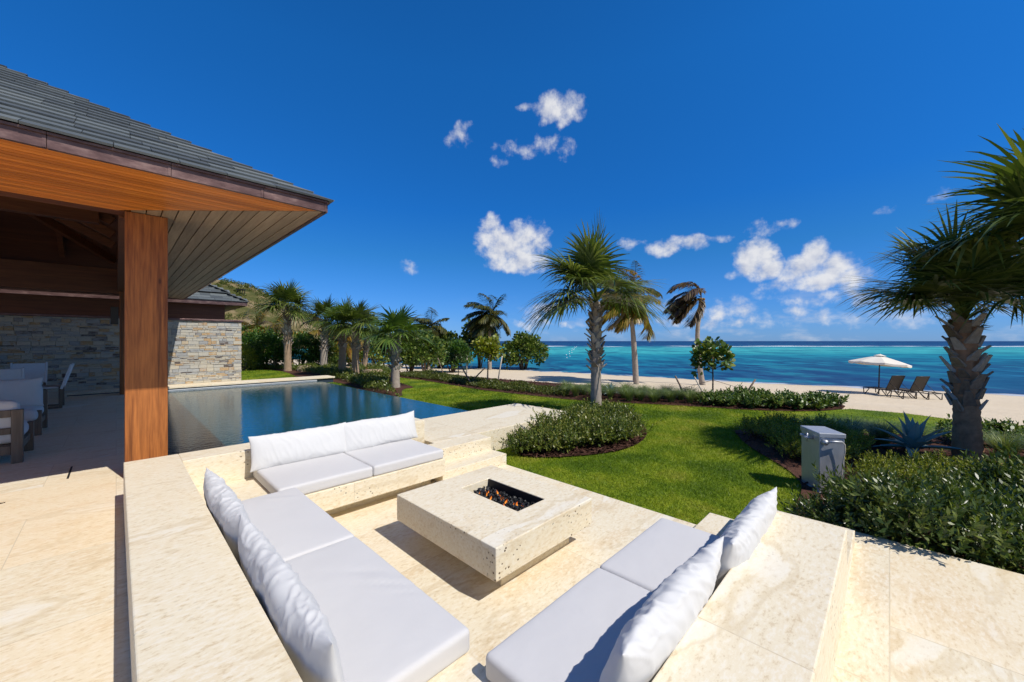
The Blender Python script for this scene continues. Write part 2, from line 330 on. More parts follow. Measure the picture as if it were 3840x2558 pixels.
M_LEDGE = ledgem()
M_DARKTILE = plain('pool_tile', (0.030, 0.045, 0.075), 0.35, 0.5, 0, 0.3, 40)
M_WLINE = plain('waterline_strip', (0.6, 0.62, 0.65), 0.4)
M_DARKMET = plain('bronze_metal', (0.045, 0.038, 0.032), 0.45, 0.5, 0.4)
M_STEEL = None
def steel():
    m, nt, b = newmat('brushed_steel', 0.4, 0.5, 0.55)
    n = nd(nt, 'TexNoise', {'Vector': ocoord(nt, (3, 3, 1.5)), 'Scale': 4.0, 'Detail': 8.0, 'Roughness': 0.7}).outputs['Fac']
    nt.links.new(mixc(nt, n, (0.34, 0.35, 0.37), (0.60, 0.61, 0.63)), b.inputs['Base Color'])
    nt.links.new(ma(nt, 'MULTIPLY_ADD', n, 0.35, 0.28), b.inputs['Roughness']); bump(nt, b, n, 0.15, 0.01)
    return m
M_STEEL = steel()
def poolm():
    m, nt, b = newmat('pool_water', 0.03, 0.5, 0.0, (0.006, 0.065, 0.095))
    b.inputs['IOR'].default_value = 1.5
    P = ocoord(nt)
    a = nd(nt, 'TexNoise', {'Vector': nd(nt, 'Mapping', {'Vector': P, 'Scale': (5.0, 8.5, 1), 'Rotation': (0, 0, 0.785)}).outputs[0], 'Scale': 1.3, 'Detail': 3.0, 'Roughness': 0.5}).outputs['Fac']
    c = nd(nt, 'TexNoise', {'Vector': nd(nt, 'Mapping', {'Vector': P, 'Scale': (14, 30, 1), 'Rotation': (0, 0, 0.785)}).outputs[0], 'Scale': 1.0, 'Detail': 2.0}).outputs['Fac']
    bump(nt, b, ma(nt, 'MULTIPLY_ADD', c, 0.5, a), 0.17, 0.02)
    return m
M_POOL = poolm()
def seam():
    m, nt, b = newmat('sea_water', 0.4, 0.0)
    tc = nd(nt, 'TexCoord').outputs['Object']
    fwd = nd(nt, 'VectorMath', {0: tc, 1: (FX, FY, 0)}, operation='DOT_PRODUCT').outputs['Value']
    lat = nd(nt, 'VectorMath', {0: tc, 1: (FY, -FX, 0)}, operation='DOT_PRODUCT').outputs['Value']
    q = nd(nt, 'CombineXYZ', {0: lat, 1: fwd, 2: 0.0}).outputs[0]
    w1 = nd(nt, 'TexNoise', {'Vector': nd(nt, 'Mapping', {'Vector': q, 'Scale': (0.010, 0.03, 1)}).outputs[0], 'Scale': 1.0, 'Detail': 5.0, 'Roughness': 0.6}).outputs['Fac']
    w2 = nd(nt, 'TexNoise', {'Vector': nd(nt, 'Mapping', {'Vector': q, 'Scale': (0.08, 0.30, 1)}).outputs[0], 'Scale': 1.0, 'Detail': 6.0, 'Roughness': 0.65}).outputs['Fac']
    dj = ma(nt, 'MULTIPLY', fwd, ma(nt, 'MULTIPLY_ADD', w1, 0.55, 0.725))     # distance off shore, wavering like the reef
    lg = ma(nt, 'LOGARITHM', ma(nt, 'MAXIMUM', dj, 10.0), 10.0)
    lg = ma(nt, 'MULTIPLY_ADD', ma(nt, 'SUBTRACT', w2, 0.5), 0.10, lg)
    f = nd(nt, 'MapRange', {0: lg, 1: 1.2, 2: 2.8, 3: 0.0, 4: 1.0}).outputs[0]
    col = ramp(nt, f, [(0.0, (0.06, 0.15, 0.20)), (0.10, (0.028, 0.11, 0.22)), (0.20, (0.012, 0.125, 0.24)), (0.32, (0.008, 0.17, 0.27)), (0.43, (0.010, 0.22, 0.30)), (0.50, (0.045, 0.37, 0.39)), (0.61, (0.06, 0.40, 0.42)), (0.69, (0.025, 0.24, 0.31)), (0.725, (0.007, 0.050, 0.17)), (1.0, (0.005, 0.026, 0.13))])
    near = sstep(nt, fwd, 85.0, 40.0)
    def chop(sx, sy, off, d=6.0, ro=0.68): return nd(nt, 'TexNoise', {'Vector': nd(nt, 'Mapping', {'Vector': q, 'Scale': (sx, sy, 1), 'Location': off}).outputs[0], 'Scale': 1.0, 'Detail': d, 'Roughness': ro}).outputs['Fac']
    patch = sstep(nt, chop(0.05, 0.10, (0, 0, 0)), 0.42, 0.60)
    col = mixc(nt, ma(nt, 'MULTIPLY', ma(nt, 'MULTIPLY', patch, near), 0.65), col, (0.010, 0.045, 0.13))
    rip = chop(0.50, 0.36, (0, 0, 0), 3.0, 0.55); far = chop(0.10, 0.045, (5, 2, 0), 3.0, 0.55); mid = chop(0.24, 0.13, (3, 8, 0), 3.0, 0.55)
    col = mixc(nt, ma(nt, 'MULTIPLY', sstep(nt, rip, 0.47, 0.60), ma(nt, 'MULTIPLY', near, 0.75)), col, (0.006, 0.034, 0.12))
    col = mixc(nt, ma(nt, 'MULTIPLY', sstep(nt, mid, 0.50, 0.62), 0.50), col, (0.005, 0.060, 0.15))
    col = mixc(nt, ma(nt, 'MULTIPLY', sstep(nt, mid, 0.48, 0.36), 0.50), col, (0.02, 0.27, 0.34))
    col = mixc(nt, ma(nt, 'MULTIPLY', sstep(nt, far, 0.50, 0.62), 0.50), col, (0.004, 0.085, 0.17))
    # surf on the reef and a few whitecaps
    fo = nd(nt, 'TexNoise', {'Vector': nd(nt, 'Mapping', {'Vector': q, 'Scale': (0.022, 0.035, 1)}).outputs[0], 'Scale': 1.0, 'Detail': 6.0, 'Roughness': 0.7}).outputs['Fac']
    wob = ma(nt, 'MULTIPLY_ADD', w1, 90.0, ma(nt, 'SUBTRACT', fwd, 25.0))
    line = ma(nt, 'MULTIPLY', sstep(nt, wob, 215.0, 224.0), sstep(nt, wob, 262.0, 245.0))
    surf = ma(nt, 'MULTIPLY', line, sstep(nt, fo, 0.49, 0.56))
    cap = ma(nt, 'MULTIPLY', sstep(nt, nd(nt, 'TexNoise', {'Vector': nd(nt, 'Mapping', {'Vector': q, 'Scale': (0.12, 0.03, 1)}).outputs[0], 'Scale': 1.0, 'Detail': 4.0, 'Roughness': 0.8}).outputs['Fac'], 0.71, 0.76), sstep(nt, fwd, 280.0, 330.0))
    foam = ma(nt, 'MAXIMUM', ma(nt, 'MULTIPLY', surf, 0.95), ma(nt, 'MULTIPLY', cap, 0.6))
    # wash on the sand
    geo = nd(nt, 'Attribute', attribute_name='shore').outputs['Fac']
    wash = ma(nt, 'MULTIPLY', sstep(nt, ma(nt, 'MULTIPLY_ADD', w2, 1.6, geo), 1.5, 0.9), sstep(nt, rip, 0.40, 0.52))
    foam = ma(nt, 'MAXIMUM', foam, ma(nt, 'MULTIPLY', wash, 0.55))
    col = mixc(nt, foam, col, (0.80, 0.82, 0.84))
    bp = nd(nt, 'Bump', {'Strength': 0.5, 'Distance': 0.5, 'Height': ma(nt, 'MULTIPLY_ADD', rip, 0.6, w2)}).outputs[0]
    df = nd(nt, 'BsdfDiffuse', {'Color': col, 'Normal': bp}); gl = nd(nt, 'BsdfGlossy', {'Color': (0.9, 0.95, 1.0, 1), 'Roughness': 0.35, 'Normal': bp})
    mx = nd(nt, 'MixShader', {0: 0.07, 1: df.outputs[0], 2: gl.outputs[0]})
    nt.links.new(mx.outputs[0], nt.nodes['Material Output'].inputs[0])
    return m
M_SEA = seam()
def sandm():
    m, nt, b = newmat('beach_sand', 0.9, 0.15)
    P = ocoord(nt)
    n = nd(nt, 'TexNoise', {'Vector': P, 'Scale': 0.5, 'Detail': 8.0, 'Roughness': 0.6}).outputs['Fac']
    n2 = nd(nt, 'TexNoise', {'Vector': P, 'Scale': 3.5, 'Detail': 8.0, 'Roughness': 0.7}).outputs['Fac']
    wet = nd(nt, 'Attribute', attribute_name='shore').outputs['Fac']
    col = mixc(nt, n, (0.60, 0.49, 0.345), (0.70, 0.59, 0.44))
    col = mixc(nt, ma(nt, 'MULTIPLY', sstep(nt, n2, 0.56, 0.68), 0.35), col, (0.40, 0.29, 0.21))
    col = mixc(nt, ma(nt, 'MULTIPLY', sstep(nt, wet, 1.6, 0.3), 0.45), col, (0.33, 0.26, 0.19))
    nt.links.new(col, b.inputs['Base Color']); bump(nt, b, n2, 0.7, 0.06)
    return m
M_SAND = sandm()
def lawnm():
    m, nt, b = newmat('lawn_turf', 0.85, 0.15)
    P = ocoord(nt)
    n = nd(nt, 'TexNoise', {'Vector': P, 'Scale': 0.9, 'Detail': 6.0, 'Roughness': 0.6}).outputs['Fac']
    n2 = nd(nt, 'TexNoise', {'Vector': P, 'Scale': 30.0, 'Detail': 6.0, 'Roughness': 0.75}).outputs['Fac']
    col = ramp(nt, n, [(0.34, (0.085, 0.150, 0.008)), (0.47, (0.165, 0.245, 0.012)), (0.56, (0.26, 0.32, 0.018)), (0.66, (0.28, 0.29, 0.04)), (0.74, (0.38, 0.31, 0.09))])
    col = mixc(nt, sstep(nt, n2, 0.40, 0.62), mixc(nt, 1.0, col, (0.45, 0.5, 0.5), 'MULTIPLY'), col)
    nt.links.new(col, b.inputs['Base Color']); bump(nt, b, n2, 0.8, 0.03)
    return m
M_LAWN = lawnm()
def mulchm():
    m, nt, b = newmat('bark_mulch', 0.95, 0.1)
    isl = nd(nt, 'NewGeometry').outputs['Random Per Island']
    n = nd(nt, 'TexNoise', {'Vector': ocoord(nt), 'Scale': 26.0, 'Detail': 6.0, 'Roughness': 0.75}).outputs['Fac']
    f = ma(nt, 'MULTIPLY_ADD', isl, 0.5, ma(nt, 'MULTIPLY', n, 0.6))
    nt.links.new(ramp(nt, f, [(0.2, (0.022, 0.011, 0.008)), (0.5, (0.060, 0.028, 0.020)), (0.8, (0.12, 0.06, 0.042)), (0.95, (0.22, 0.15, 0.11))]), b.inputs['Base Color'])
    bump(nt, b, n, 0.9, 0.03)
    return m
M_MULCH = mulchm()
G_SABAL = leafmat('sabal_leaf', [(0.035, 0.058, 0.012), (0.07, 0.105, 0.018), (0.125, 0.165, 0.03), (0.24, 0.26, 0.07)], 0.22, 0.34)
G_SABALL = leafmat('sabal_leaf_bright', [(0.035, 0.07, 0.016), (0.07, 0.13, 0.025), (0.13, 0.20, 0.035), (0.22, 0.25, 0.05)], 0.28, 0.36)
G_COCO = leafmat('coconut_leaf', [(0.025, 0.035, 0.010), (0.055, 0.070, 0.016), (0.11, 0.10, 0.020), (0.17, 0.12, 0.030)], 0.2, 0.4)
G_COCOY = leafmat('coconut_leaf_yellow', [(0.07, 0.07, 0.012), (0.15, 0.13, 0.018), (0.26, 0.18, 0.020), (0.20, 0.09, 0.014)], 0.25, 0.4)
G_COCOD = leafmat('coconut_leaf_dry', [(0.035, 0.022, 0.014), (0.07, 0.04, 0.024), (0.12, 0.075, 0.03), (0.16, 0.12, 0.04)], 0.15, 0.5)
G_GRAPE = leafmat('sea_grape_leaf', [(0.026, 0.060, 0.010), (0.06, 0.115, 0.018), (0.125, 0.19, 0.03), (0.26, 0.27, 0.05)], 0.2, 0.4)
G_DARK = leafmat('dense_leaf', [(0.018, 0.055, 0.008), (0.04, 0.10, 0.010), (0.08, 0.17, 0.016), (0.15, 0.23, 0.03)], 0.2, 0.42)
G_HEDGE = leafmat('glossy_leaf', [(0.022, 0.042, 0.010), (0.045, 0.080, 0.014), (0.095, 0.135, 0.022), (0.18, 0.21, 0.04)], 0.22, 0.36, 0.5)
G_LIME = leafmat('lime_leaf', [(0.07, 0.10, 0.010), (0.15, 0.19, 0.016), (0.26, 0.28, 0.025), (0.38, 0.34, 0.05)], 0.3, 0.45)
G_PLANT = leafmat('planter_leaf', [(0.035, 0.062, 0.010), (0.08, 0.12, 0.016), (0.15, 0.18, 0.024), (0.26, 0.25, 0.05)], 0.25, 0.4)
G_COVER = leafmat('cover_leaf', [(0.035, 0.055, 0.008), (0.07, 0.10, 0.012), (0.12, 0.14, 0.018), (0.16, 0.15, 0.03)], 0.25, 0.45)
G_FOUNT = leafmat('fountain_blade', [(0.07, 0.115, 0.03), (0.13, 0.19, 0.05), (0.20, 0.25, 0.07), (0.30, 0.31, 0.13)], 0.25, 0.45)
G_BLADE = leafmat('turf_blade', [(0.08, 0.15, 0.007), (0.16, 0.24, 0.010), (0.26, 0.32, 0.016), (0.40, 0.38, 0.05)], 0.3, 0.5, 0.25, 3.0)
G_AGAVE = leafmat('agave_leaf', [(0.20, 0.30, 0.29), (0.28, 0.38, 0.36), (0.38, 0.47, 0.44)], 0.08, 0.45)
M_TRUNK = plain('palm_trunk', (0.34, 0.24, 0.16), 0.9, 0.2, 0, 0.5, 9, 0.6)
M_TRUNKG = plain('palm_trunk_grey', (0.33, 0.28, 0.23), 0.9, 0.2, 0, 0.45, 9, 0.6)
def bootm(name='palm_boot', k=1.0):
    m, nt, b = newmat(name, 0.85, 0.2)
    isl = nd(nt, 'NewGeometry').outputs['Random Per Island']
    n = nd(nt, 'TexNoise', {'Vector': ocoord(nt, (8, 8, 3)), 'Scale': 4.0, 'Detail': 5.0}).outputs['Fac']
    f = ma(nt, 'MULTIPLY_ADD', isl, 0.6, ma(nt, 'MULTIPLY', n, 0.45))
    nt.links.new(ramp(nt, f, [(0.15, (0.15 * k, 0.105 * k, 0.075 * k)), (0.5, (0.34 * k, 0.27 * k, 0.20 * k)), (0.85, (0.58 * k, 0.51 * k, 0.43 * k))]), b.inputs['Base Color']); bump(nt, b, n, 0.4, 0.01)
    return m
M_BOOT = bootm(); M_BOOTD = bootm('palm_boot_brown', 0.85)
M_TRUNKR = plain('palm_trunk_brown', (0.36, 0.20, 0.11), 0.9, 0.2, 0, 0.6, 14, 0.9)
M_FIBRE = plain('palm_fibre', (0.22, 0.14, 0.05), 0.95, 0.1, 0, 0.5, 30)
M_BARK = plain('bark', (0.16, 0.11, 0.075), 0.9, 0.2, 0, 0.4, 14, 0.5)
M_STAKE = plain('stake_timber', (0.22, 0.16, 0.12), 0.85, 0.2, 0, 0.35, 10)
M_STAKEW = plain('pale_stake_timber', (0.50, 0.45, 0.38), 0.85, 0.2, 0, 0.2, 10)
M_ROCK = plain('boulder_stone', (0.36, 0.27, 0.18), 0.9, 0.25, 0, 0.55, 3.2, 0.8)
M_CANVAS = plain('umbrella_canvas', (0.74, 0.68, 0.58), 0.8, 0.2, 0, 0.05, 6)
M_SLINGD = plain('brown_sling', (0.075, 0.062, 0.048), 0.7, 0.3, 0, 0.2, 12)
M_BUOY = plain('buoy_plastic', (0.8, 0.8, 0.8), 0.4)
M_LAVA = plain('lava_rock', (0.014, 0.014, 0.016), 0.55, 0.5, 0, 0.5, 40, 0.5)
M_LINER = plain('blackened_steel', (0.022, 0.020, 0.022), 0.6, 0.4, 0.2)
def flamem():
    m = bpy.data.materials.new('flame'); m.use_nodes = True; nt = m.node_tree; nt.nodes.clear()
    zc = nd(nt, 'SeparateXYZ', {0: nd(nt, 'TexCoord').outputs['Generated']}).outputs[2]
    col = ramp(nt, zc, [(0.0, (1.0, 0.50, 0.10)), (0.5, (1.0, 0.26, 0.03)), (1.0, (0.75, 0.10, 0.015))])
    e = nd(nt, 'Emission', {0: col, 1: 1.3}); t = nd(nt, 'BsdfTransparent')
    mx = nd(nt, 'MixShader', {0: ramp(nt, zc, [(0.0, 0.75), (0.55, 0.65), (1.0, 0.2)]), 1: t.outputs[0], 2: e.outputs[0]})
    nd(nt, 'OutputMaterial', {0: mx.outputs[0]})
    return m
M_FLAME = flamem()

# ------------------------------------------------------------------ the setting: terrain, sea, lawn, beds
def in_poly(P, poly):
    P = np.asarray(P, float); x, y = P[:, 0], P[:, 1]; ins = np.zeros(len(P), bool); n = len(poly)
    for i in range(n):
        x1, y1 = poly[i]; x2, y2 = poly[(i + 1) % n]
        c = ((y1 > y) != (y2 > y)) & (x < (x2 - x1) * (y - y1) / ((y2 - y1) or 1e-9) + x1); ins ^= c
    return ins
def smooth_poly(poly, it=2):
    for _ in range(it):
        q = []
        for i in range(len(poly)):
            a, b = Vector(poly[i]), Vector(poly[(i + 1) % len(poly)]); q += [tuple(a * .75 + b * .25), tuple(a * .25 + b * .75)]
        poly = q
    return poly
def set_shore(me, LD, sign=1):
    at = me.attributes.new('shore', 'FLOAT', 'POINT'); at.data.foreach_set('value', (sign * shore_d(LD)).astype(np.float32))
def sheet(name, poly, up, mat, step=0.7):           # poly in (lat, dep); drapes over the terrain
    P = np.array(poly); lo, hi = P.min(0), P.max(0)
    gx, gy = np.meshgrid(np.arange(lo[0], hi[0], step), np.arange(lo[1], hi[1], step)); G = np.c_[gx.ravel(), gy.ravel()]
    G = G[in_poly(G, poly)]
    pts = [Vector(p) for p in poly] + [Vector(g) for g in G]; n = len(poly)
    co, _, fs, *_ = delaunay_2d_cdt(pts, [], [list(range(n))], 1, 1e-5)
    L = np.array([(c.x, c.y) for c in co]); z = terrain(L) + up
    V = [W(*l) + (h,) for l, h in zip(L, z)]
    me = mesh(name, V, [tuple(f) for f in fs]); set_shore(me, L)
    bm = bmesh.new(); bm.from_mesh(me); bmesh.ops.recalc_face_normals(bm, faces=bm.faces)
    if sum(f.normal.z for f in bm.faces) < 0: bmesh.ops.reverse_faces(bm, faces=bm.faces)
    bm.to_mesh(me); bm.free()
    o = link(name, me, mat, None, True); return tag(o, kind='structure')
def grid(name, xs, ys, zf, mat, up=0.0):
    gx, gy = np.meshgrid(xs, ys); L = np.c_[gx.ravel(), gy.ravel()]; z = zf(L)
    V = np.c_[L[:, 0] * FY + L[:, 1] * FX, -L[:, 0] * FX + L[:, 1] * FY, z]
    nx, ny = len(xs), len(ys); i = (np.arange(ny - 1)[:, None] * nx + np.arange(nx - 1)[None, :]).ravel()
    me = mesh(name, V, np.c_[i, i + 1, i + nx + 1, i + nx]); set_shore(me, L)
    return link(name, me, mat, None, True)
def beach_z(L):
    z = terrain(L); d = shore_d(L)
    nz = np.array([noise.noise((a * .45, b * .45, 3.3)) + .5 * noise.noise((a * 1.4, b * 1.4, 7.1)) for a, b in L])
    return z - 0.012 + np.where((d > 0.5) & (d < 17), 0.05 * nz, 0)
tag(grid('beach', np.concatenate([np.arange(-150, -40, 5), np.arange(-40, 45, 0.8), np.arange(45, 120, 5)]), np.concatenate([np.arange(-30, 4, 4), np.arange(4, 60, 0.8), np.arange(60, 130, 5)]), beach_z, M_SAND), kind='structure')
sx = np.concatenate([-np.geomspace(9000, 90, 22), np.arange(-85, 90, 2.5), np.geomspace(95, 9000, 22)])
sy = np.concatenate([np.arange(-40, 5, 9), np.arange(5, 110, 2.0), np.geomspace(112, 14000, 40)])
tag(grid('sea', sx, sy, lambda L: np.full(len(L), SEA), M_SEA), kind='structure')
_sea = bpy.data.objects['sea'].data; _v = np.empty(len(_sea.vertices), np.float32); _sea.attributes['shore'].data.foreach_get('value', _v); _sea.attributes['shore'].data.foreach_set('value', np.maximum(-_v, 0))

def uv2ld(u, v): return (u * FY - v * FX, u * FX + v * FY)
LAWN_FAR = [(-17, 22.6), (-15.06, 21.9), (-12.01, 22.4), (-7.99, 19.4), (-5.44, 17.46), (-2.97, 15.1), (-1.08, 12.6), (0.29, 11.5), (1.44, 10.6), (2.48, 10.05), (3.52, 9.8), (4.75, 9.3), (5.63, 8.9), (7.06, 8.85), (7.98, 9.12), (8.71, 8.57), (9.01, 7.82), (9.6, 7.3), (10.2, 5.5), (10.5, 2.0), (9.5, -3)]
LAWN = LAWN_FAR + [uv2ld(*p) for p in ((3.3, -7), (3.3, 5.0), (5.0, 5.3), (5.0, 15.6), (2.6, 15.8), (2.6, 19.5))]
sheet('lawn', LAWN, 0.012, M_LAWN)
BED_PLANTER = [uv2ld(3.55, 3.6), uv2ld(5.6, 3.85)] + [(1.75, 8.3), (2.05, 8.55), (2.33, 8.3), (2.46, 7.6), (2.44, 7.12), (2.28, 6.48), (1.95, 5.95), (1.6, 5.62), (1.23, 5.42), (0.80, 5.30), (0.43, 5.24), (0.10, 5.28)]
BED_PLANTER = [(0.02, 5.36), (0.20, 5.85), (0.9, 6.9), (1.30, 7.6), (1.75, 8.3), (2.05, 8.55), (2.33, 8.3), (2.46, 7.6), (2.44, 7.12), (2.28, 6.48), (1.95, 5.95), (1.6, 5.62), (1.23, 5.42), (0.80, 5.30), (0.43, 5.24)]
BED_RIGHT = [(3.80, 6.5), (3.92, 6.85), (4.3, 7.0), (5.1, 6.85), (6.0, 6.65), (6.9, 6.5), (7.8, 6.3), (8.8, 5.9), (9.3, 4.6), (9.6, 2.0), (9.0, -2.5)] + [uv2ld(3.70, -7), uv2ld(3.70, 0.52)] + [(2.75, 3.75), (3.12, 4.14), (3.34, 4.53), (3.45, 5.04), (3.52, 5.59), (3.64, 6.1)]
BED_SHORE = [(-5.8, 17.7), (-4.35, 16.4), (-3.07, 15.1), (-1.11, 12.62), (0.3, 11.5), (1.58, 10.45), (2.53, 10.0), (3.56, 9.73), (4.84, 9.22), (5.7, 8.8), (6.95, 8.74), (7.85, 9.1), (8.35, 9.7), (7.9, 10.9), (6.2, 11.9), (4.8, 12.8), (3.3, 13.6), (1.7, 14.6), (0.2, 15.6), (-1.5, 17.0), (-4.0, 19.6), (-5.6, 20.6)]
BED_LEFT = [uv2ld(5.5, 9.5), uv2ld(5.45, 12.0), uv2ld(6.1, 15.4), uv2ld(5.2, 16.6), (-12.6, 21.3), (-15.5, 21.5), (-16.5, 24.5), (-12, 25), (-8.5, 24.5), (-6.0, 21.5), (-5.4, 17.6), (-4.6, 15.2), (-3.6, 13.7), (-3.3, 13.2), (-3.7, 12.85)]
for nm, bd, up in (('planter_mulch', BED_PLANTER, 0.034), ('shrub_bed_mulch', BED_RIGHT, 0.030), ('shore_bed_mulch', BED_SHORE, 0.026), ('garden_bed_mulch', BED_LEFT, 0.022)):
    sheet(nm, smooth_poly(bd), up, M_MULCH, 0.5)

rng = np.random.default_rng(7); random.seed(7)
def sample_poly(poly, n, r=rng, excl=()):
    P = np.array(poly); lo, hi = P.min(0), P.max(0); out = np.zeros((0, 2))
    while len(out) < n:
        q = lo + r.random((max(n, 64), 2)) * (hi - lo); k = in_poly(q, poly)
        for e in excl: k &= ~in_poly(q, e)
        out = np.vstack([out, q[k]])
    return out[:n]
def toworld(L, z): return np.c_[L[:, 0] * FY + L[:, 1] * FX, -L[:, 0] * FX + L[:, 1] * FY, z]

def build_turf():                                     # short blades over the lawn, denser where the lawn is close
    pts = []
    near = [p for p in [(-0.6, 3.2), (5.0, 3.2), (6.5, 9.6), (-2.6, 14.0), (-3.4, 12.5), (-0.5, 5.0)]]
    A = sample_poly(near, 330000); dep = A[:, 1]; A = A[rng.random(len(A)) < np.clip((5.2 / dep) ** 1.7, 0, 1)]
    B = sample_poly(LAWN, 60000); A = np.vstack([A, B])
    keep = in_poly(A, LAWN)
    for e in (BED_PLANTER, BED_RIGHT, BED_SHORE, BED_LEFT): keep &= ~in_poly(A, smooth_poly(e))
    uu = A[:, 0] * FY + A[:, 1] * FX; vv = -A[:, 0] * FX + A[:, 1] * FY
    keep &= ~((uu < 3.53) & (vv < 5.6)) & ~((uu < 5.8) & (vv > 4.08) & (vv < 5.6)) & ~((uu < 5.5) & (vv > 5) & (vv < 16)) & ~((uu < 3.74) & (vv < 0.2)) & ~((uu < 6) & (vv > 15.3) & (vv < 16.2))
    A = A[keep]; n = len(A)
    sc = np.clip(A[:, 1] / 6.0, 0.9, 3.0)
    base = toworld(A, terrain(A) + 0.010)
    an = rng.random(n) * 2 * np.pi; w = (0.0028 + 0.002 * rng.random(n)) * sc; h = (0.016 + 0.018 * rng.random(n)) * (0.8 + 0.2 * sc)
    d = np.c_[np.cos(an), np.sin(an), np.zeros(n)]; le = rng.normal(0, 0.55, (n, 2)) * h[:, None]
    V = np.empty((n, 3, 3)); V[:, 0] = base - d * w[:, None]; V[:, 1] = base + d * w[:, None]; V[:, 2] = base + np.c_[le, h]
    o = link('grass', mesh('grass', V.reshape(-1, 3), np.arange(3 * n).reshape(-1, 3)), G_BLADE); tag(o, 'short mown green lawn grass', 'grass', kind='stuff')
build_turf()
def build_chips():
    Ls = []
    for bd, n in ((BED_PLANTER, 2600), (BED_RIGHT, 3600), (BED_SHORE, 4200)): Ls.append(sample_poly(smooth_poly(bd), n))
    A = np.vstack(Ls); n = len(A); c = toworld(A, terrain(A) + 0.045)
    an = rng.random(n) * 6.28; t = rng.normal(0, 0.35, n); l = 0.02 + 0.035 * rng.random(n); w = 0.006 + 0.01 * rng.random(n)
    d = np.c_[np.cos(an) * np.cos(t), np.sin(an) * np.cos(t), np.sin(t)] * l[:, None]; s = np.c_[-np.sin(an), np.cos(an), rng.normal(0, 0.3, n)] * w[:, None]
    V = np.empty((n, 4, 3)); V[:, 0] = c - d - s; V[:, 1] = c + d - s; V[:, 2] = c + d + s; V[:, 3] = c - d + s
    o = link('bark_chips', mesh('bark_chips', V.reshape(-1, 3), np.arange(4 * n).reshape(-1, 4)), M_MULCH); tag(o, 'dark red brown bark chips over the planting beds', 'mulch', kind='stuff')
build_chips()

# ------------------------------------------------------------------ stone terraces, fire pit seating
DK = 0.22
o = boxes('terrace', [(-14, 0.06, -8, 14.55, -0.4, DK), (-14, -0.9, 14.55, 16.15, -0.4, DK), (0.06, 0.40, 4.62, 14.55, -0.4, DK)], M_TERR, bev=0); tag(o, kind='structure')
o = boxes('side_terrace', [(0.06, 3.72, -8, 0.18, -0.4, DK)], M_TERR, bev=0); tag(o, kind='structure')
o = boxes('pit_floor', [(0.38, 3.515, 0.50, 4.33, -0.4, 0.0)], M_PIT, bev=0.004); tag(o, kind='structure')
b1 = empty('stone_bench', (0, 0, 0)); tag(b1, 'low travertine bench along the left terrace, carrying the long pair of cushions nearest the deck', 'bench', 'built-in stone benches')
boxes('back_wall', [(0.043, 0.395, 0.165, 4.634, -0.4, 0.565)], M_WALL, b1)
boxes('seat', [(0.395, 1.02, 0.515, 4.32, 0.118, 0.304)], M_WALL, b1, 0.008)
boxes('base', [(0.395, 0.86, 0.515, 4.32, 0.0, 0.118)], M_WALL, b1, 0)
b2 = empty('stone_bench', (0, 0, 0)); tag(b2, 'low travertine bench backing onto the pool, with its two cushions facing the fire pit', 'bench', 'built-in stone benches')
boxes('back_wall', [(0.395, 2.80, 4.32, 4.634, -0.4, 0.565)], M_WALL, b2)
boxes('seat', [(1.02, 2.52, 3.48, 4.32, 0.118, 0.304)], M_WALL, b2, 0.008)
boxes('base', [(1.02, 2.45, 3.66, 4.32, 0.0, 0.118)], M_WALL, b2, 0)
b3 = empty('stone_bench', (0, 0, 0)); tag(b3, 'low travertine bench with the widest flat back wall, on the side of the dark hedge', 'bench', 'built-in stone benches')
boxes('back_wall', [(0.395, 2.785, 0.165, 0.515, -0.4, 0.565)], M_WALL, b3)
boxes('seat', [(1.02, 2.58, 0.515, 1.10, 0.118, 0.304)], M_WALL, b3, 0.008)
boxes('base', [(1.02, 2.50, 0.515, 0.92, 0.0, 0.118)], M_WALL, b3, 0)
s1 = empty('stone_steps', (0, 0, 0)); tag(s1, 'travertine steps beside the pool bench rising to the pool ledge', 'steps', 'stone steps beside the benches')
boxes('tread', [(2.52, 3.515, 3.53, 3.82, -0.4, 0.14)], M_WALL, s1); boxes('tread', [(2.52, 3.515, 3.82, 4.11, -0.4, 0.304)], M_WALL, s1)
s2 = empty('stone_steps', (0, 0, 0)); tag(s2, 'tan travertine steps peeking out behind the farther right pillow at the lawn edge', 'steps', 'stone steps beside the benches')
boxes('tread', [(2.58, 3.515, 0.80, 1.09, -0.4, 0.14)], M_PIT, s2); boxes('tread', [(2.785, 3.515, 0.168, 0.80, -0.4, 0.304)], M_WALL, s2)
o = boxes('pool_ledge', [(2.80, 3.515, 4.11, 5.53, -0.4, 0.304), (3.515, 5.78, 4.11, 5.53, -0.4, 0.304)], M_WALL); tag(o, 'broad flat travertine ledge between the pool corner and the planter shrubs', 'ledge')
bpy.data.objects['pool_ledge'].data.validate()

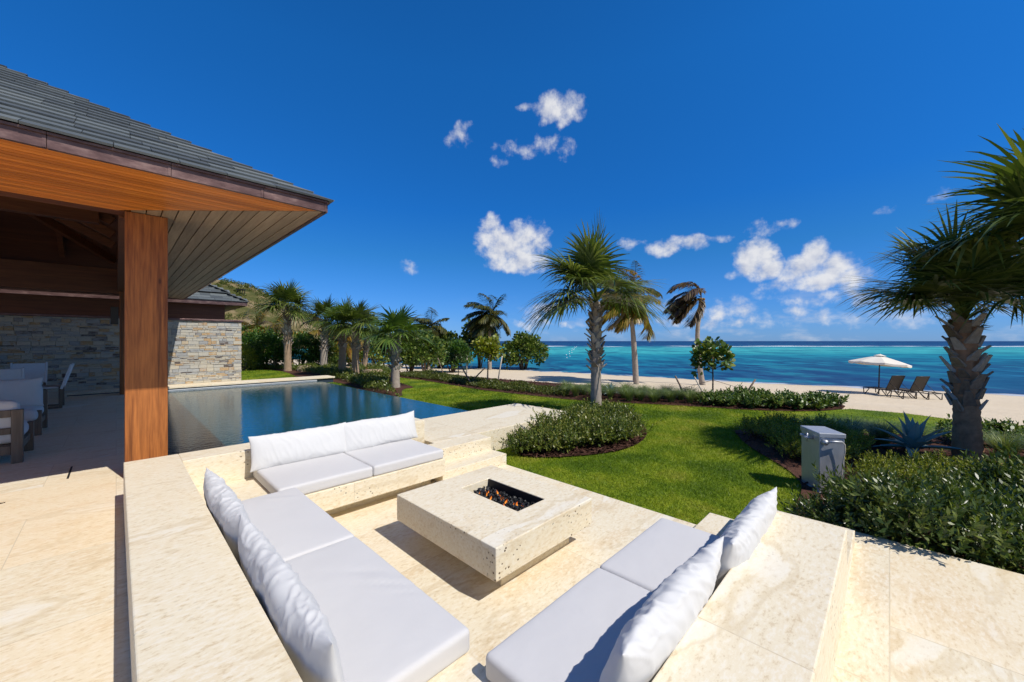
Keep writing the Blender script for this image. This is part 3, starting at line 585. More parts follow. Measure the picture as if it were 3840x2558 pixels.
def ringblock(name, x0, x1, y0, y1, z0, z1, hx0, hx1, hy0, hy1, mat, parent):
    bm = bmesh.new()
    out = [(x0, y0), (x1, y0), (x1, y1), (x0, y1)]; inn = [(hx0, hy0), (hx1, hy0), (hx1, hy1), (hx0, hy1)]
    to = [bm.verts.new((*p, z1)) for p in out]; ti = [bm.verts.new((*p, z1)) for p in inn]; bo = [bm.verts.new((*p, z0)) for p in out]; bi = [bm.verts.new((*p, z0)) for p in inn]
    for i in range(4):
        j = (i + 1) % 4
        bm.faces.new((to[i], to[j], ti[j], ti[i])); bm.faces.new((bo[j], bo[i], bi[i], bi[j])); bm.faces.new((bo[i], bo[j], to[j], to[i])); bm.faces.new((ti[i], ti[j], bi[j], bi[i]))
    bmesh.ops.recalc_face_normals(bm, faces=bm.faces)
    ed = [e for e in bm.edges if len(e.link_faces) == 2 and e.calc_face_angle(0) > 0.5]
    bmesh.ops.bevel(bm, geom=ed, offset=0.006, segments=2, affect='EDGES', profile=0.5)
    return from_bm(name, bm, mat, parent)
fp = empty('fire_pit', (0, 0, 0)); tag(fp, 'low square travertine fire table with a sunken rectangle of black rock', 'fire pit')
HX0, HX1, HY0, HY1 = 2.030, 2.335, 1.925, 2.57
ringblock('block', 1.573, 2.608, 1.67, 2.83, 0.156, 0.36, HX0, HX1, HY0, HY1, M_BLOCK, fp)
boxes('plinth', [(1.75, 2.49, 1.805, 2.72, 0.0, 0.155)], M_BLOCK, fp, 0)
boxes('liner', [(HX0 + 0.003, HX0 + 0.010, HY0 + 0.003, HY1 - 0.003, 0.165, 0.345), (HX1 - 0.010, HX1 - 0.003, HY0 + 0.003, HY1 - 0.003, 0.165, 0.357), (HX0 + 0.011, HX1 - 0.011, HY0 + 0.003, HY0 + 0.010, 0.165, 0.345), (HX0 + 0.011, HX1 - 0.011, HY1 - 0.010, HY1 - 0.003, 0.165, 0.25), (HX0 + 0.011, HX1 - 0.011, HY0 + 0.011, HY1 - 0.011, 0.158, 0.20)], M_LINER, fp, 0)
def lava():
    r = random.Random(3); bm = bmesh.new()
    for i in range(620):
        x = r.uniform(HX0 + .02, HX1 - .02); y = r.uniform(HY0 + .02, HY1 - .02)
        z = 0.285 + 0.022 * math.sin(math.pi * (x - HX0) / (HX1 - HX0)) + r.uniform(-.03, .012); s = r.uniform(.008, .017)
        mt = Matrix.Translation((x, y, z)) @ Matrix.Rotation(r.uniform(0, 6), 4, Vector((r.random(), r.random(), r.random() + .1)).normalized()) @ Matrix.Diagonal((s, s * r.uniform(.6, 1), s * r.uniform(.5, .9), 1))
        g = bmesh.ops.create_icosphere(bm, subdivisions=1, radius=1, matrix=mt)
        for v in g['verts']: v.co += Vector((r.gauss(0, 1), r.gauss(0, 1), r.gauss(0, 1))) * s * .16
    bm_box(bm, HX0 + .012, HX1 - .012, HY0 + .012, HY1 - .012, .21, .262)
    o = from_bm('lava_rock', bm, M_LAVA); tag(o, 'black lava rocks filling the fire table opening', 'lava rock', kind='stuff')
lava()
def flames():
    r = random.Random(11); root = empty('fire', ((HX0 + HX1) / 2, (HY0 + HY1) / 2, 0.29)); tag(root, 'small orange flames licking over the black rocks', 'fire')
    for i in range(22):
        x = r.gauss(0, .045); y = -0.24 + 0.50 * (i + r.random()) / 22; h = r.uniform(.014, .042); w = h * r.uniform(.16, .26)
        pts = []; a = r.random() * 6
        for k in range(7):
            t = k / 6; pts.append((x + .18 * h * math.sin(a + 3.2 * t) * t, y + .2 * h * math.cos(a * 1.7 + 2.6 * t) * t, t * h))
        v, f = tube(pts, [w * .6, w, w * .95, w * .75, w * .5, w * .28, w * .04], 8)
        link('flame', mesh('flame', v, f), M_FLAME, root, True)
flames()

# ------------------------------------------------------------------ cushions and pillows
def rbox(name, sx, sy, sz, r=0.03, n=(30, 20, 5), crown=0.010, seed=0, wr=()):
    V = []; idx = {}; F = []; h = (sx / 2, sy / 2, sz / 2)
    def vert(p):
        key = tuple(round(c, 5) for c in p)
        if key in idx: return idx[key]
        q = Vector([max(-h[i] + r, min(h[i] - r, p[i])) for i in range(3)]); d = Vector(p) - q
        c = q + d.normalized() * r if d.length > 1e-6 else Vector(p)
        a, b = c.x / h[0], c.y / h[1]
        if c.z > 0: c.z += crown * (1 - a ** 4) * (1 - b ** 4) * (c.z / h[2])
        c.z += 0.0025 * noise.noise((c.x * 3 + seed, c.y * 3, seed)) + (0.0012 * noise.noise((c.x * 11 + seed, c.y * 11, seed)))
        for (wx, wy, wa, wl, amp, ww) in wr:           # soft creases: centre, angle, half length, depth, width
            dx, dy = c.x - wx, c.y - wy; s = dx * math.cos(wa) + dy * math.sin(wa); t = -dx * math.sin(wa) + dy * math.cos(wa)
            if c.z > 0: c.z += amp * math.exp(-(s / wl) ** 2) * (math.exp(-(t / ww) ** 2) - .8 * math.exp(-((t - 1.6 * ww) / ww) ** 2))
        idx[key] = len(V); V.append(c); return idx[key]
    def axis(i):
        m = n[i]; return [-h[i], -h[i] + r * .3, -h[i] + r * .65] + [-h[i] + r + (2 * h[i] - 2 * r) * k / m for k in range(m + 1)] + [h[i] - r * .65, h[i] - r * .3, h[i]]
    A = [axis(i) for i in range(3)]
    for i in range(3):
        j, k = (i + 1) % 3, (i + 2) % 3
        for s in (-1, 1):
            for a in range(len(A[j]) - 1):
                for b in range(len(A[k]) - 1):
                    q = []
                    for (da, db) in ((0, 0), (1, 0), (1, 1), (0, 1)):
                        p = [0, 0, 0]; p[i] = s * h[i]; p[j] = A[j][a + da]; p[k] = A[k][b + db]; q.append(vert(p))
                    if len(set(q)) == 4: F.append(tuple(q if s > 0 else q[::-1]))
    return mesh(name, V, F)
def pillow_mesh(L, Hh, T, seed, sag=0.12, nx=150, nf=64, wr=1.0):
    # a long soft bolster: oval section, pinched to an upright seam with two ears at either end
    V = []; F = []
    for i in range(nx + 1):
        a = -math.cos(math.pi * i / nx) * .45 + (2 * i / nx - 1) * .55
        ta = max(0.0, 1 - abs(a) ** 3.6) ** .58; ear = abs(a) ** 7
        for j in range(nf):
            ph = 2 * math.pi * j / nf; c, q = math.cos(ph), math.sin(ph)
            cy = math.copysign(abs(c) ** .85, c); qz = math.copysign(abs(q) ** .72, q)
            y = T / 2 * cy * ta * (1 + sag * -q); hz = Hh / 2 * (1 + .06 * ear * (1 if q > 0 else .3) - (.05 * (1 - a ** 2) if q > 0 else 0)); z = hz * qz
            x = a * L / 2 * (1 - .035 * (1 - q * q) * abs(a) ** 3)
            x_ = x * 1.0 + .10 * q + .03 * c; w = .014 * noise.noise((x * 3.6 + seed * 3.3, ph * .9, 2.0))
            for k, (fr, am) in enumerate(((7, .0060), (12, .0055), (21, .0028))):
                n_ = noise.noise((x_ * fr + seed * 7.1 + k * 5, c * .8 + k * 9, q * .8 + seed))
                w += am * wr * ((1 - min(1, abs(n_) * 3.4)) ** 2 - .3 + .35 * n_)
            fade = ta ** 1.3 * (.35 + .65 * max(0, q + .25) if wr > 1 else .6)
            w += .010 * noise.noise((a * 2, q * 9 + seed, c)) * abs(a) ** 6 * ta
            z += .010 * noise.noise((x * 2.6, seed * 2.2, 1.0)) * (1 if q > 0 else 0)
            V.append((x, y + cy * w * fade, z + q * w * fade))
    for i in range(nx):
        for j in range(nf):
            k = (j + 1) % nf; F.append((i * nf + j, (i + 1) * nf + j, (i + 1) * nf + k, i * nf + k))
    me = mesh('pillow', V, F); bm = bmesh.new(); bm.from_mesh(me); bmesh.ops.remove_doubles(bm, verts=bm.verts, dist=4e-4); bmesh.ops.recalc_face_normals(bm, faces=bm.faces); bm.to_mesh(me); bm.free()
    return me
def seat_cushion(u0, u1, v0, v1, label, seed, wr=()):
    g = 0.004
    me = rbox('seat_cushion', u1 - u0 - g, v1 - v0 - g, 0.100, 0.022, (int((u1 - u0) * 34) + 4, int((v1 - v0) * 34) + 4, 4), 0.008, seed, wr)
    o = link('seat_cushion', me, M_SEATF, None, True, ((u0 + u1) / 2, (v0 + v1) / 2, 0.354)); tag(o, label, 'cushion', 'white seat cushions')
seat_cushion(0.405, 1.03, 2.345, 3.46, 'white seat cushion on the left bench, the one farther away by the bench corner', 1, [(0.10, 0.42, -.5, .10, .006, .02), (0.16, 0.36, -.5, .08, .005, .02)])
seat_cushion(0.405, 1.03, 1.235, 2.345, 'white seat cushion on the left bench, nearest and largest, with creases along its edge', 2, [(0.16, 0.10, -.75, .16, .007, .018), (0.19, 0.02, -.75, .16, .007, .018), (0.20, -.08, -.8, .13, .006, .016), (0.24, -.2, -.8, .06, .005, .014)])
seat_cushion(0.90, 1.70, 3.485, 4.31, 'white seat cushion on the pool bench, left one of its pair', 3)
seat_cushion(1.70, 2.51, 3.485, 4.31, 'white seat cushion on the pool bench, right one beside the steps', 4)
seat_cushion(0.975, 1.785, 0.52, 1.108, 'white seat cushion on the right bench, nearer one at the bottom of the picture', 5)
seat_cushion(1.785, 2.58, 0.52, 1.108, 'white seat cushion on the right bench, farther one beside the lawn', 6)
def back_pillow(cx, cy, L, along, lean, label, seed, T=0.19, Hh=0.31, twist=0.0, tilt=0.0, wr=1.0):
    # along: 0 = lies along X, 1 = along Y;  lean: signed lean of its top
    me = pillow_mesh(L, Hh, T, seed, wr=wr)
    o = link('back_pillow', me, M_FAB, None, True)
    m = Matrix.Translation((cx, cy, 0.402 + Hh * .47)) @ Matrix.Rotation(R(90) * along + twist, 4, 'Z') @ Matrix.Rotation(tilt, 4, 'Y') @ Matrix.Rotation(lean, 4, 'X')
    o.matrix_world = m; tag(o, label, 'pillow', 'white back pillows'); return o
back_pillow(0.475, 2.92, 1.16, 1, R(-9), 'white back pillow on the left bench, farther one near the pool wall', 1, .135, .29, wr=1.15)
back_pillow(0.475, 1.80, 1.22, 1, R(-9), 'white wrinkled back pillow on the left bench, nearest and longest', 2, .135, .29, wr=1.15)
back_pillow(1.30, 4.20, 0.90, 0, R(-14), 'white back pillow in front of the pool, left one', 3, .14, .31, wr=.8)
back_pillow(2.14, 4.20, 0.92, 0, R(-14), 'white back pillow in front of the pool, right one with its corner sticking up', 4, .14, .32, 0, R(-1), wr=.8)
back_pillow(1.46, 0.595, 0.93, 0, R(20), 'white back pillow on the right bench, nearer one with a pale flap end', 5, .15, .315, wr=1.3)
back_pillow(2.36, 0.555, 0.94, 0, R(22), 'white back pillow on the right bench, farther one pointing at the lawn', 6, .15, .31, wr=1.3)

# ------------------------------------------------------------------ swimming pool
WL = 0.10
pl = empty('swimming_pool', (0, 0, 0)); tag(pl, 'dark tiled infinity pool between the pavilion and the lawn', 'pool')
boxes('coping', [(-0.9, 5.92, 15.36, 16.15, 0.165, DK)], M_TERR, pl)
boxes('tile_wall', [(-0.9, 5.88, 15.42, 16.1, -0.6, 0.164), (5.20, 5.262, 5.532, 15.418, -0.6, 0.094), (0.402, 0.43, 4.64, 14.548, -0.6, 0.16), (-0.898, 0.40, 14.552, 14.58, -0.6, 0.16)], M_DARKTILE, pl, 0)
boxes('waterline_strip', [(-0.9, 5.27, 15.385, 15.419, 0.105, 0.132)], M_WLINE, pl, 0)  # thin pale strip on the tile wall just above the water
poly = [(0.431, 4.636), (2.802, 4.636), (2.802, 5.532), (5.262, 5.532), (5.262, 15.417), (-0.898, 15.417), (-0.898, 14.582), (0.431, 14.582)]
o = link('pool_water', mesh('pool_water', [p + (WL,) for p in poly] + [(5.266, 5.532, -.5), (5.266, 15.417, -.5)], [(0, 1, 2, 3, 4, 5, 6, 7), (3, 8, 9, 4)]), M_POOL); tag(o, kind='structure')

# ------------------------------------------------------------------ pavilion
pv = empty('pool_pavilion', (-4, 9.5, 0)); PV = Matrix.Translation((4, -9.5, 0))
tag(pv, 'open timber pavilion with a dark slate hip roof at the left of the pool', 'pavilion')
def pvp(o): o.parent = pv; o.matrix_parent_inverse = PV; return o
EV0, EV1, EU, EZ, SZ, SL = 4.0, 15.65, 1.46, 2.965, 2.88, 0.575
VC = (EV0 + EV1) / 2; RISE = (VC - EV0) * SL; RU = EU - (VC - EV0)
def slates():
    r = random.Random(5); bm = bmesh.new(); step = 0.142; rows = int((VC - EV0) / step)
    cs = math.cos(math.atan(SL)); sn = math.sin(math.atan(SL))
    def quad(c, nv, th):
        v = [bm.verts.new(p) for p in c] + [bm.verts.new(p + nv * th) for p in c]
        for f in ((3, 2, 1, 0), (4, 5, 6, 7), (0, 1, 5, 4), (1, 2, 6, 5), (2, 3, 7, 6), (3, 0, 4, 7)): bm.faces.new([v[i] for i in f])
    def one(o, al, up, a0, a1, row, lift, c0=0.0, c1=0.0):            # slate from a0..a1 along 'al', lower edge at plan distance row*step
        s0 = row * step - 0.05; L = step * 1.75; nv = (Vector((0, 0, 1)) - up * SL).normalized()
        lo = Vector((0, 0, s0 * SL + 0.034 + lift)); hi = Vector((0, 0, (s0 + L) * SL + 0.008))
        c = [o + al * (a0 + .002) + up * s0 + lo, o + al * (a1 - .002) + up * s0 + lo, o + al * (a1 - .002 - c1 * L) + up * (s0 + L) + hi, o + al * (a0 + .002 + c0 * L) + up * (s0 + L) + hi]
        quad(c, nv, 0.017)
    for row in range(rows):
        p = row * step
        a = -8.0 + r.uniform(0, .3); end = EU - p + 0.05
        while a < end - 0.05:
            w = r.choice((0.24, 0.3, 0.36, 0.42, 0.5)); b = min(a + w, end)
            if end - b < .2: b = end
            one(Vector((0, EV0, EZ)), Vector((1, 0, 0)), Vector((0, 1, 0)), a, b, row, r.uniform(0, .004), 0, 1.0 if b == end else 0); a = b
        a = EV0 + p - 0.05; fst = 1.0
        while a < EV1 - p - 0.05:
            w = r.choice((0.24, 0.3, 0.36, 0.42)); b = min(a + w, EV1 - p)
            one(Vector((EU, 0, EZ)), Vector((0, 1, 0)), Vector((-1, 0, 0)), a, b, row, r.uniform(0, .006) + .006, fst); a = b; fst = 0.0
    return pvp(from_bm('roof', bm, M_SLATE))
slates()
ru = [(-14, EV0, EZ), (EU, EV0, EZ), (EU, EV1, EZ), (-14, EV1, EZ), (RU, VC, EZ + RISE), (-14, VC, EZ + RISE)]
pvp(link('roof_deck', mesh('roof_deck', [(x, y, z - .005) for x, y, z in ru], [(0, 1, 4, 5), (1, 2, 4), (2, 3, 5, 4)]), M_CEIL))
bm = bmesh.new()                                      # copper fascia, one length per sheet with a lapped joint
r_ = random.Random(2); a = -9.0
while a < EU - .01:
    b = min(a + 0.62, EU)
    if EU - b < .2: b = EU
    bm_box(bm, a, b - .003, EV0 - .012, EV0 + .02, SZ - .012, EZ - .012); bm_box(bm, a + .0, b - .003, EV0 - .030, EV0 + .02, EZ - .011, EZ + .006)
    bm_box(bm, b - .022, b - .004, EV0 - .016, EV0 - .012, SZ - .01, EZ - .014); a = b
a = EV0
while a < EV1 - .01:
    b = min(a + 0.7, EV1); bm_box(bm, EU - .02, EU + .012, a + .003, b, SZ - .012, EZ - .012); bm_box(bm, EU - .02, EU + .030, a + .003, b, EZ - .011, EZ + .006); a = b
bm_box(bm, -9, EU, EV1 - .02, EV1 + .012, SZ - .012, EZ)
pvp(from_bm('fascia', bm, M_COP))
def board(bm, pl, z0, z1):
    v = [bm.verts.new(p + (z0,)) for p in pl] + [bm.verts.new(p + (z1,)) for p in pl]
    for f in ((3, 2, 1, 0), (4, 5, 6, 7), (0, 1, 5, 4), (1, 2, 6, 5), (2, 3, 7, 6), (3, 0, 4, 7)): bm.faces.new([v[i] for i in f])
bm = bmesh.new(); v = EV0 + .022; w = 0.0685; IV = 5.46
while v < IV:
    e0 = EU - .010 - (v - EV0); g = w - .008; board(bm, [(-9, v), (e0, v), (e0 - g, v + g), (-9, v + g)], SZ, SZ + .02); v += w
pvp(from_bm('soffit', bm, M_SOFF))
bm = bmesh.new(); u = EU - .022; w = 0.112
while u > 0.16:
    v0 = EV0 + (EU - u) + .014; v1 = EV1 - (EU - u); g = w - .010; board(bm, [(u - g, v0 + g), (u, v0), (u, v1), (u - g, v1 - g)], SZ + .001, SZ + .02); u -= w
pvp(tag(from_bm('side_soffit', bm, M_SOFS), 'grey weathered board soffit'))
for (u, v) in ((0.06, 5.40), (0.06, 14.05), (-7.6, 5.40), (-7.6, 14.05)):
    pvp(boxes('post', [(u, u + .318, v, v + .32, DK, SZ - .003)], M_POST, None, .006))
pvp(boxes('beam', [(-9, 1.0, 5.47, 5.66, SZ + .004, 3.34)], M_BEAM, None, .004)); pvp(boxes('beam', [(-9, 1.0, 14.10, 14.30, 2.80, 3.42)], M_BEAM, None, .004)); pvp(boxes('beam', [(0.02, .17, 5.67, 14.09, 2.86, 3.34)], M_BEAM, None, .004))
bm = bmesh.new()                                      # ceiling boards under the slopes
for k in range(46):
    p = 1.3 + k * .092; z0 = EZ + p * SL - .09; z1 = z0 + .088 * SL
    for (va, vb) in ((EV0 + p, EV0 + p + .088), (EV1 - p, EV1 - p - .088)):
        q = [bm.verts.new(c) for c in ((-9, va, z0), (EU - p, va, z0), (EU - p - .088, vb, z1), (-9, vb, z1))]; bm.faces.new(q)
    q = [bm.verts.new(c) for c in ((EU - p, EV0 + p, z0), (EU - p, EV1 - p, z0), (EU - p - .088, EV1 - p - .088, z1), (EU - p - .088, EV0 + p + .088, z1))]; bm.faces.new(q)
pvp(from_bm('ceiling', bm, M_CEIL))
def rafter(p0, p1, w=.09, h=.15):
    p0, p1 = Vector(p0), Vector(p1); d = p1 - p0; t = d.normalized(); s = t.cross(Vector((0, 0, 1))).normalized(); n = s.cross(t)
    bm = bmesh.new(); obox(bm, (p0 + p1) / 2, t, s, n, d.length, w, h); pvp(from_bm('rafter', bm, M_BEAM, None, False, .004))
zc = EZ + 1.5 * SL - .18
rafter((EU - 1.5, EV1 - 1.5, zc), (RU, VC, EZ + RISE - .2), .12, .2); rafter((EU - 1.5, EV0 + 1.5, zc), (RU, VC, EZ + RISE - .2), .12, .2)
for u in (-0.9, -2.0, -3.1, -4.2, -5.3, -6.4):
    e = min(VC - 1.5, 0) ; top = min(EU - u, VC - EV0)
    rafter((u, EV1 - 1.5, zc), (u, EV1 - top, EZ + top * SL - .18))
for v in (7.2, 8.4, 9.6, 10.8, 12.0):
    top = min(v - EV0, EV1 - v); rafter((EU - 1.5, v, zc), (EU - top, v, EZ + top * SL - .18))
pvp(boxes('cross_tie', [(-9, -0.2, 9.4, 9.55, 3.55, 3.75)], M_BEAM, None, .004))
o = boxes('speaker', [(-0.10, 0.04, 14.05, 14.2, 2.02, 2.46)], M_DARKMET, None, .01); tag(o, 'small grey box speaker fixed beside the far pavilion post', 'speaker')
o = boxes('slot_drain', [(-0.345, -0.33, 5.85, 6.38, DK + .001, DK + .004)], M_LINER, None, 0); tag(o, 'thin dark slot drain in the deck along the shadow edge', 'drain')

# ------------------------------------------------------------------ stone house beyond the pool
hs = empty('stone_house', (0, 0, 0)); tag(hs, 'house with a ledge stone wall, dark timber band and slate roof beyond the pool', 'house')
def ledgewall():
    r = random.Random(9); bm = bmesh.new(); z = DK + .002; F0 = 16.16
    while z < 2.25:
        h = min(r.choice((.03, .045, .055, .07, .085, .11)), 2.25 - z)
        if h < .03: break
        u = -6.0 + r.uniform(-.2, 0)
        while u < 3.05:
            L = r.uniform(.08, .30); e = min(u + L, 3.05)
            if 3.05 - e < .06: e = 3.05
            d = r.uniform(0, .022); bm_box(bm, u, e - .005, F0 - d, F0 + .05, z, z + h - .005); u = e
        v = F0 + .06
        while v < 20:
            L = r.uniform(.15, .4); bm_box(bm, 3.0, 3.05 + r.uniform(0, .02), v, v + L - .005, z, z + h - .005); v += L
        z += h
    bm_box(bm, -6, 3.02, F0 + .02, 20, 0, 2.24)
    bmesh.ops.bevel(bm, geom=list(bm.edges), offset=.004, segments=1, affect='EDGES')
    return from_bm('wall', bm, M_LEDGE, hs)
ledgewall()
boxes('wall_cap', [(-6, 3.09, 16.10, 16.55, 2.252, 2.31), (2.75, 3.09, 16.552, 20, 2.252, 2.30)], M_COP, hs, .004)
boxes('timber_band', [(-6, 2.62, 16.40, 20, 2.25, 2.87)], M_BEAM, hs, 0)
boxes('eave_fascia', [(-6, 3.18, 15.93, 15.97, 2.80, 2.93), (3.14, 3.18, 15.972, 21, 2.80, 2.93)], M_COP, hs, .004)
boxes('eave_soffit', [(-6, 3.14, 15.971, 16.40, 2.82, 2.84), (2.62, 3.14, 16.401, 21, 2.82, 2.84)], M_BEAM, hs, 0)
def house_roof():
    r = random.Random(4); bm = bmesh.new(); step = .15; sl = .55
    for row in range(34):
        p = row * step; k = 0.0 if row < 3 else 0.06
        for side in (0, 1):
            a = -6 if side == 0 else 15.90 + p; end = 3.22 - p if side == 0 else 21
            while a < end - .04:
                b = min(a + r.uniform(.24, .5), end); z0 = 2.94 + p * sl + k
                c = Vector(((a + b) / 2, 15.90 + p + step * .8, z0 + step * .8 * sl)) if side == 0 else Vector((3.22 - p - step * .8, (a + b) / 2, z0 + step * .8 * sl))
                al = Vector((1, 0, 0)) if side == 0 else Vector((0, 1, 0)); up = (Vector((0, 1, sl)) if side == 0 else Vector((-1, 0, sl))).normalized(); n = al.cross(up)
                if n.z < 0: n = -n
                up = (up - n * .05).normalized(); n = al.cross(up); n = n if n.z > 0 else -n
                obox(bm, c, al, up, n, b - a - .005, step * 1.9, .014); a = b
    q = [bm.verts.new(c) for c in ((-6, 15.92, 2.93), (3.2, 15.92, 2.93), (-1.8, 20.92, 2.93 + 5 * sl), (-6, 20.92, 2.93 + 5 * sl))]; bm.faces.new(q)
    q = [bm.verts.new(c) for c in ((3.2, 15.92, 2.93), (3.2, 25.92, 2.93), (-1.8, 20.92, 2.93 + 5 * sl))]; bm.faces.new(q)
    return from_bm('roof', bm, M_SLATE, hs)
house_roof()

# ------------------------------------------------------------------ pavilion furniture
def cushion(name, c, s, parent, r=.05, crown=.03, seed=0, mat=None):
    me = rbox(name, s[0], s[1], s[2], r, (12, 12, 4), crown, seed); return link(name, me, mat or M_FAB, parent, True, c)
def club_chair(loc, rz, label, width=1.5):
    # seat faces +Y in its own frame, back at -Y;  right end at x=0
    t = empty('lounge_chair', loc, rz); tag(t, label, 'lounge chair', 'timber lounge chairs with white cushions'); w = width
    for (x0, y0, h) in ((-.09, 0, .60), (-w, 0, .60), (-.08, .68, .36), (-w, .68, .36)): boxes('leg', [(x0, x0 + .085, y0, y0 + .075, 0, h)], M_FURN, t, .004)
    boxes('back_rail', [(-w + .086, -.091, .01, .06, .52, .60), (-w + .086, -.091, .01, .06, .33, .40), (-w + .086, -.091, .01, .06, .10, .20)], M_FURN, t, .004)
    boxes('side_rail', [(-.075, -.02, .076, .679, .14, .22)], M_FURN, t, .004); boxes('side_rail', [(-w + .02, -w + .075, .076, .679, .14, .22)], M_FURN, t, .004)
    boxes('seat_frame', [(-w + .09, -.08, .07, .72, .18, .21)], M_FURN, t, 0)
    cushion('seat_cushion', (-w / 2, .44, .30), (w - .06, .78, .17), t, .07, .03, 3); cushion('back_cushion', (-w / 2, .13, .50), (w - .08, .16, .38), t, .06, .03, 5)
    return t
club_chair((-0.73, 7.0, DK), 0, 'timber lounge chair in front, its slatted back towards the deck')
c2 = club_chair((-2.26, 9.6, DK), R(180), 'timber lounge chair behind, facing the deck with a big white pillow')
pp = link('throw_pillow', pillow_mesh(1.1, .44, .2, 9), M_FAB, None, True); pp.matrix_world = Matrix.Translation((-1.32, 9.20, DK + .60)) @ Matrix.Rotation(R(12), 4, 'X'); tag(pp, 'big white pillow leaning on the lounge chair facing the deck', 'pillow')
def dining_chair(loc, rz, label):
    t = empty('dining_chair', loc, rz); tag(t, label, 'dining chair', 'white sling dining chairs')   # faces +Y
    for sx in (-.25, .21):
        boxes('leg', [(sx, sx + .04, .20, .25, 0, .40)], M_FURN, t, .003); boxes('leg', [(sx, sx + .04, -.25, -.20, 0, .44)], M_FURN, t, .003)
        boxes('runner', [(sx, sx + .04, -.199, .199, 0, .04)], M_FURN, t, .003)
    boxes('seat', [(-.205, .205, -.24, .25, .41, .44)], M_SLING, t, .008)
    bm = bmesh.new(); obox(bm, (0, -.31, .66), (1, 0, 0), Vector((0, -.28, 1)).normalized(), Vector((0, 1, .28)).normalized(), .46, .44, .03); from_bm('backrest', bm, M_SLING, t, False, .008)
    for sx in (-.245, .245):
        bm = bmesh.new(); obox(bm, (sx, -.305, .64), (1, 0, 0), Vector((0, -.28, 1)).normalized(), Vector((0, 1, .28)).normalized(), .03, .52, .04); from_bm('back_post', bm, M_SLING, t, False, .006)
    return t
dining_chair((-1.02, 12.35, DK), R(90), 'white dining chair seen from the side at the right table end')
dining_chair((-1.42, 11.55, DK), 0, 'white dining chair with its back to the lounge chairs')
dining_chair((-1.35, 13.35, DK), R(180), 'white dining chair on the far side of the table by the stone wall')
tb = empty('dining_table', (-2.6, 12.4, DK)); tag(tb, 'dark timber dining table under the pavilion', 'table')
boxes('table_top', [(-1.2, 1.2, -.5, .5, .69, .735)], M_BEAM, tb, .004); boxes('apron', [(-1.1, 1.1, -.42, .42, .61, .689)], M_BEAM, tb, 0)
for sx in (-1.16, 1.06):
    for sy in (-.46, .36): boxes('leg', [(sx, sx + .1, sy, sy + .1, 0, .688)], M_FURN, tb, .004)

# ------------------------------------------------------------------ leaf builders
def unit(a): return a / np.maximum(np.linalg.norm(a, axis=1, keepdims=True), 1e-9)
def leaf_quads(Cn, D, Nn, L, Wd, fold=0.18, mid=0.45):
    D = unit(D); S = unit(np.cross(D, Nn)); N2 = np.cross(S, D); n = len(Cn)
    V = np.empty((n, 4, 3)); L = L[:, None]; Wd = Wd[:, None]
    V[:, 0] = Cn; V[:, 1] = Cn + D * L * mid + S * Wd / 2 + N2 * Wd * fold; V[:, 2] = Cn + D * L; V[:, 3] = Cn + D * L * mid - S * Wd / 2 + N2 * Wd * fold
    return V.reshape(-1, 3), np.arange(4 * n).reshape(-1, 4)
def leaf_round(Cn, D, Nn, L, Wd):
    D = unit(D); S = unit(np.cross(D, Nn)); N2 = np.cross(S, D); n = len(Cn); V = np.empty((n, 6, 3)); L = L[:, None]; Wd = Wd[:, None]
    for k, (a, b, c) in enumerate(((0, 0, 0), (.3, .46, .10), (.72, .42, .10), (1, 0, -.05), (.72, -.42, .10), (.3, -.46, .10))): V[:, k] = Cn + D * L * a + S * Wd * b + N2 * Wd * c
    return V.reshape(-1, 3), np.arange(6 * n).reshape(-1, 6)
def crown_mesh(name, r, n, rad, clumps, leaf, csize, rnd=False, up=0.35, inner=0.35, zmin=-0.6, asp=0.5):
    # clumps of leaves spread through an ellipsoid's volume, more of them near its skin
    d = unit(r.normal(size=(clumps, 3))); d[:, 2] = np.where(d[:, 2] < zmin, -d[:, 2], d[:, 2]); q = inner + (1 - inner) * r.random(clumps) ** .45
    cc = d * q[:, None] * np.array(rad); cs = csize * (0.6 + 0.8 * r.random(clumps))
    pick = r.integers(0, clumps, n); off = unit(r.normal(size=(n, 3))) * (r.random(n) ** .5)[:, None] * cs[pick][:, None]
    P = cc[pick] + off
    D = unit(off) * 1.0 + unit(P / np.array(rad)) * .5 + r.normal(0, .45, (n, 3)); D[:, 2] += up
    Nn = r.normal(0, .6, (n, 3)) + np.array((0, 0, 1.0)); L = leaf * (.6 + .7 * r.random(n))
    f = leaf_round if rnd else leaf_quads
    V, F = f(P, D, Nn, L, L * asp)
    return mesh(name, V, F)

# ------------------------------------------------------------------ palms
def ring_trunk(h, r0, r1, lean=(0, 0), n=14, seg=40, rings=True, curve=0.0, cdir=(1, 0)):
    V = []; F = []
    for i in range(seg + 1):
        t = i / seg; rr = r0 + (r1 - r0) * t; rr *= 1 + (.09 * math.exp(-t * 9)); rr *= 1 + (.035 * (1 if i % 2 else -1) if rings else 0) + .03 * math.sin(t * 9 + r0 * 50)
        cx = lean[0] * t * h + curve * math.sin(math.pi * t) * cdir[0]; cy = lean[1] * t * h + curve * math.sin(math.pi * t) * cdir[1]
        for k in range(n): a = 2 * math.pi * k / n; V.append((cx + rr * math.cos(a), cy + rr * math.sin(a), t * h - .03))
    for i in range(seg):
        for k in range(n): F.append((i*n+k, i*n+(k+1) % n, (i+1)*n+(k+1) % n, (i+1)*n+k))
    F.append(tuple(seg * n + k for k in range(n)))
    return V, F
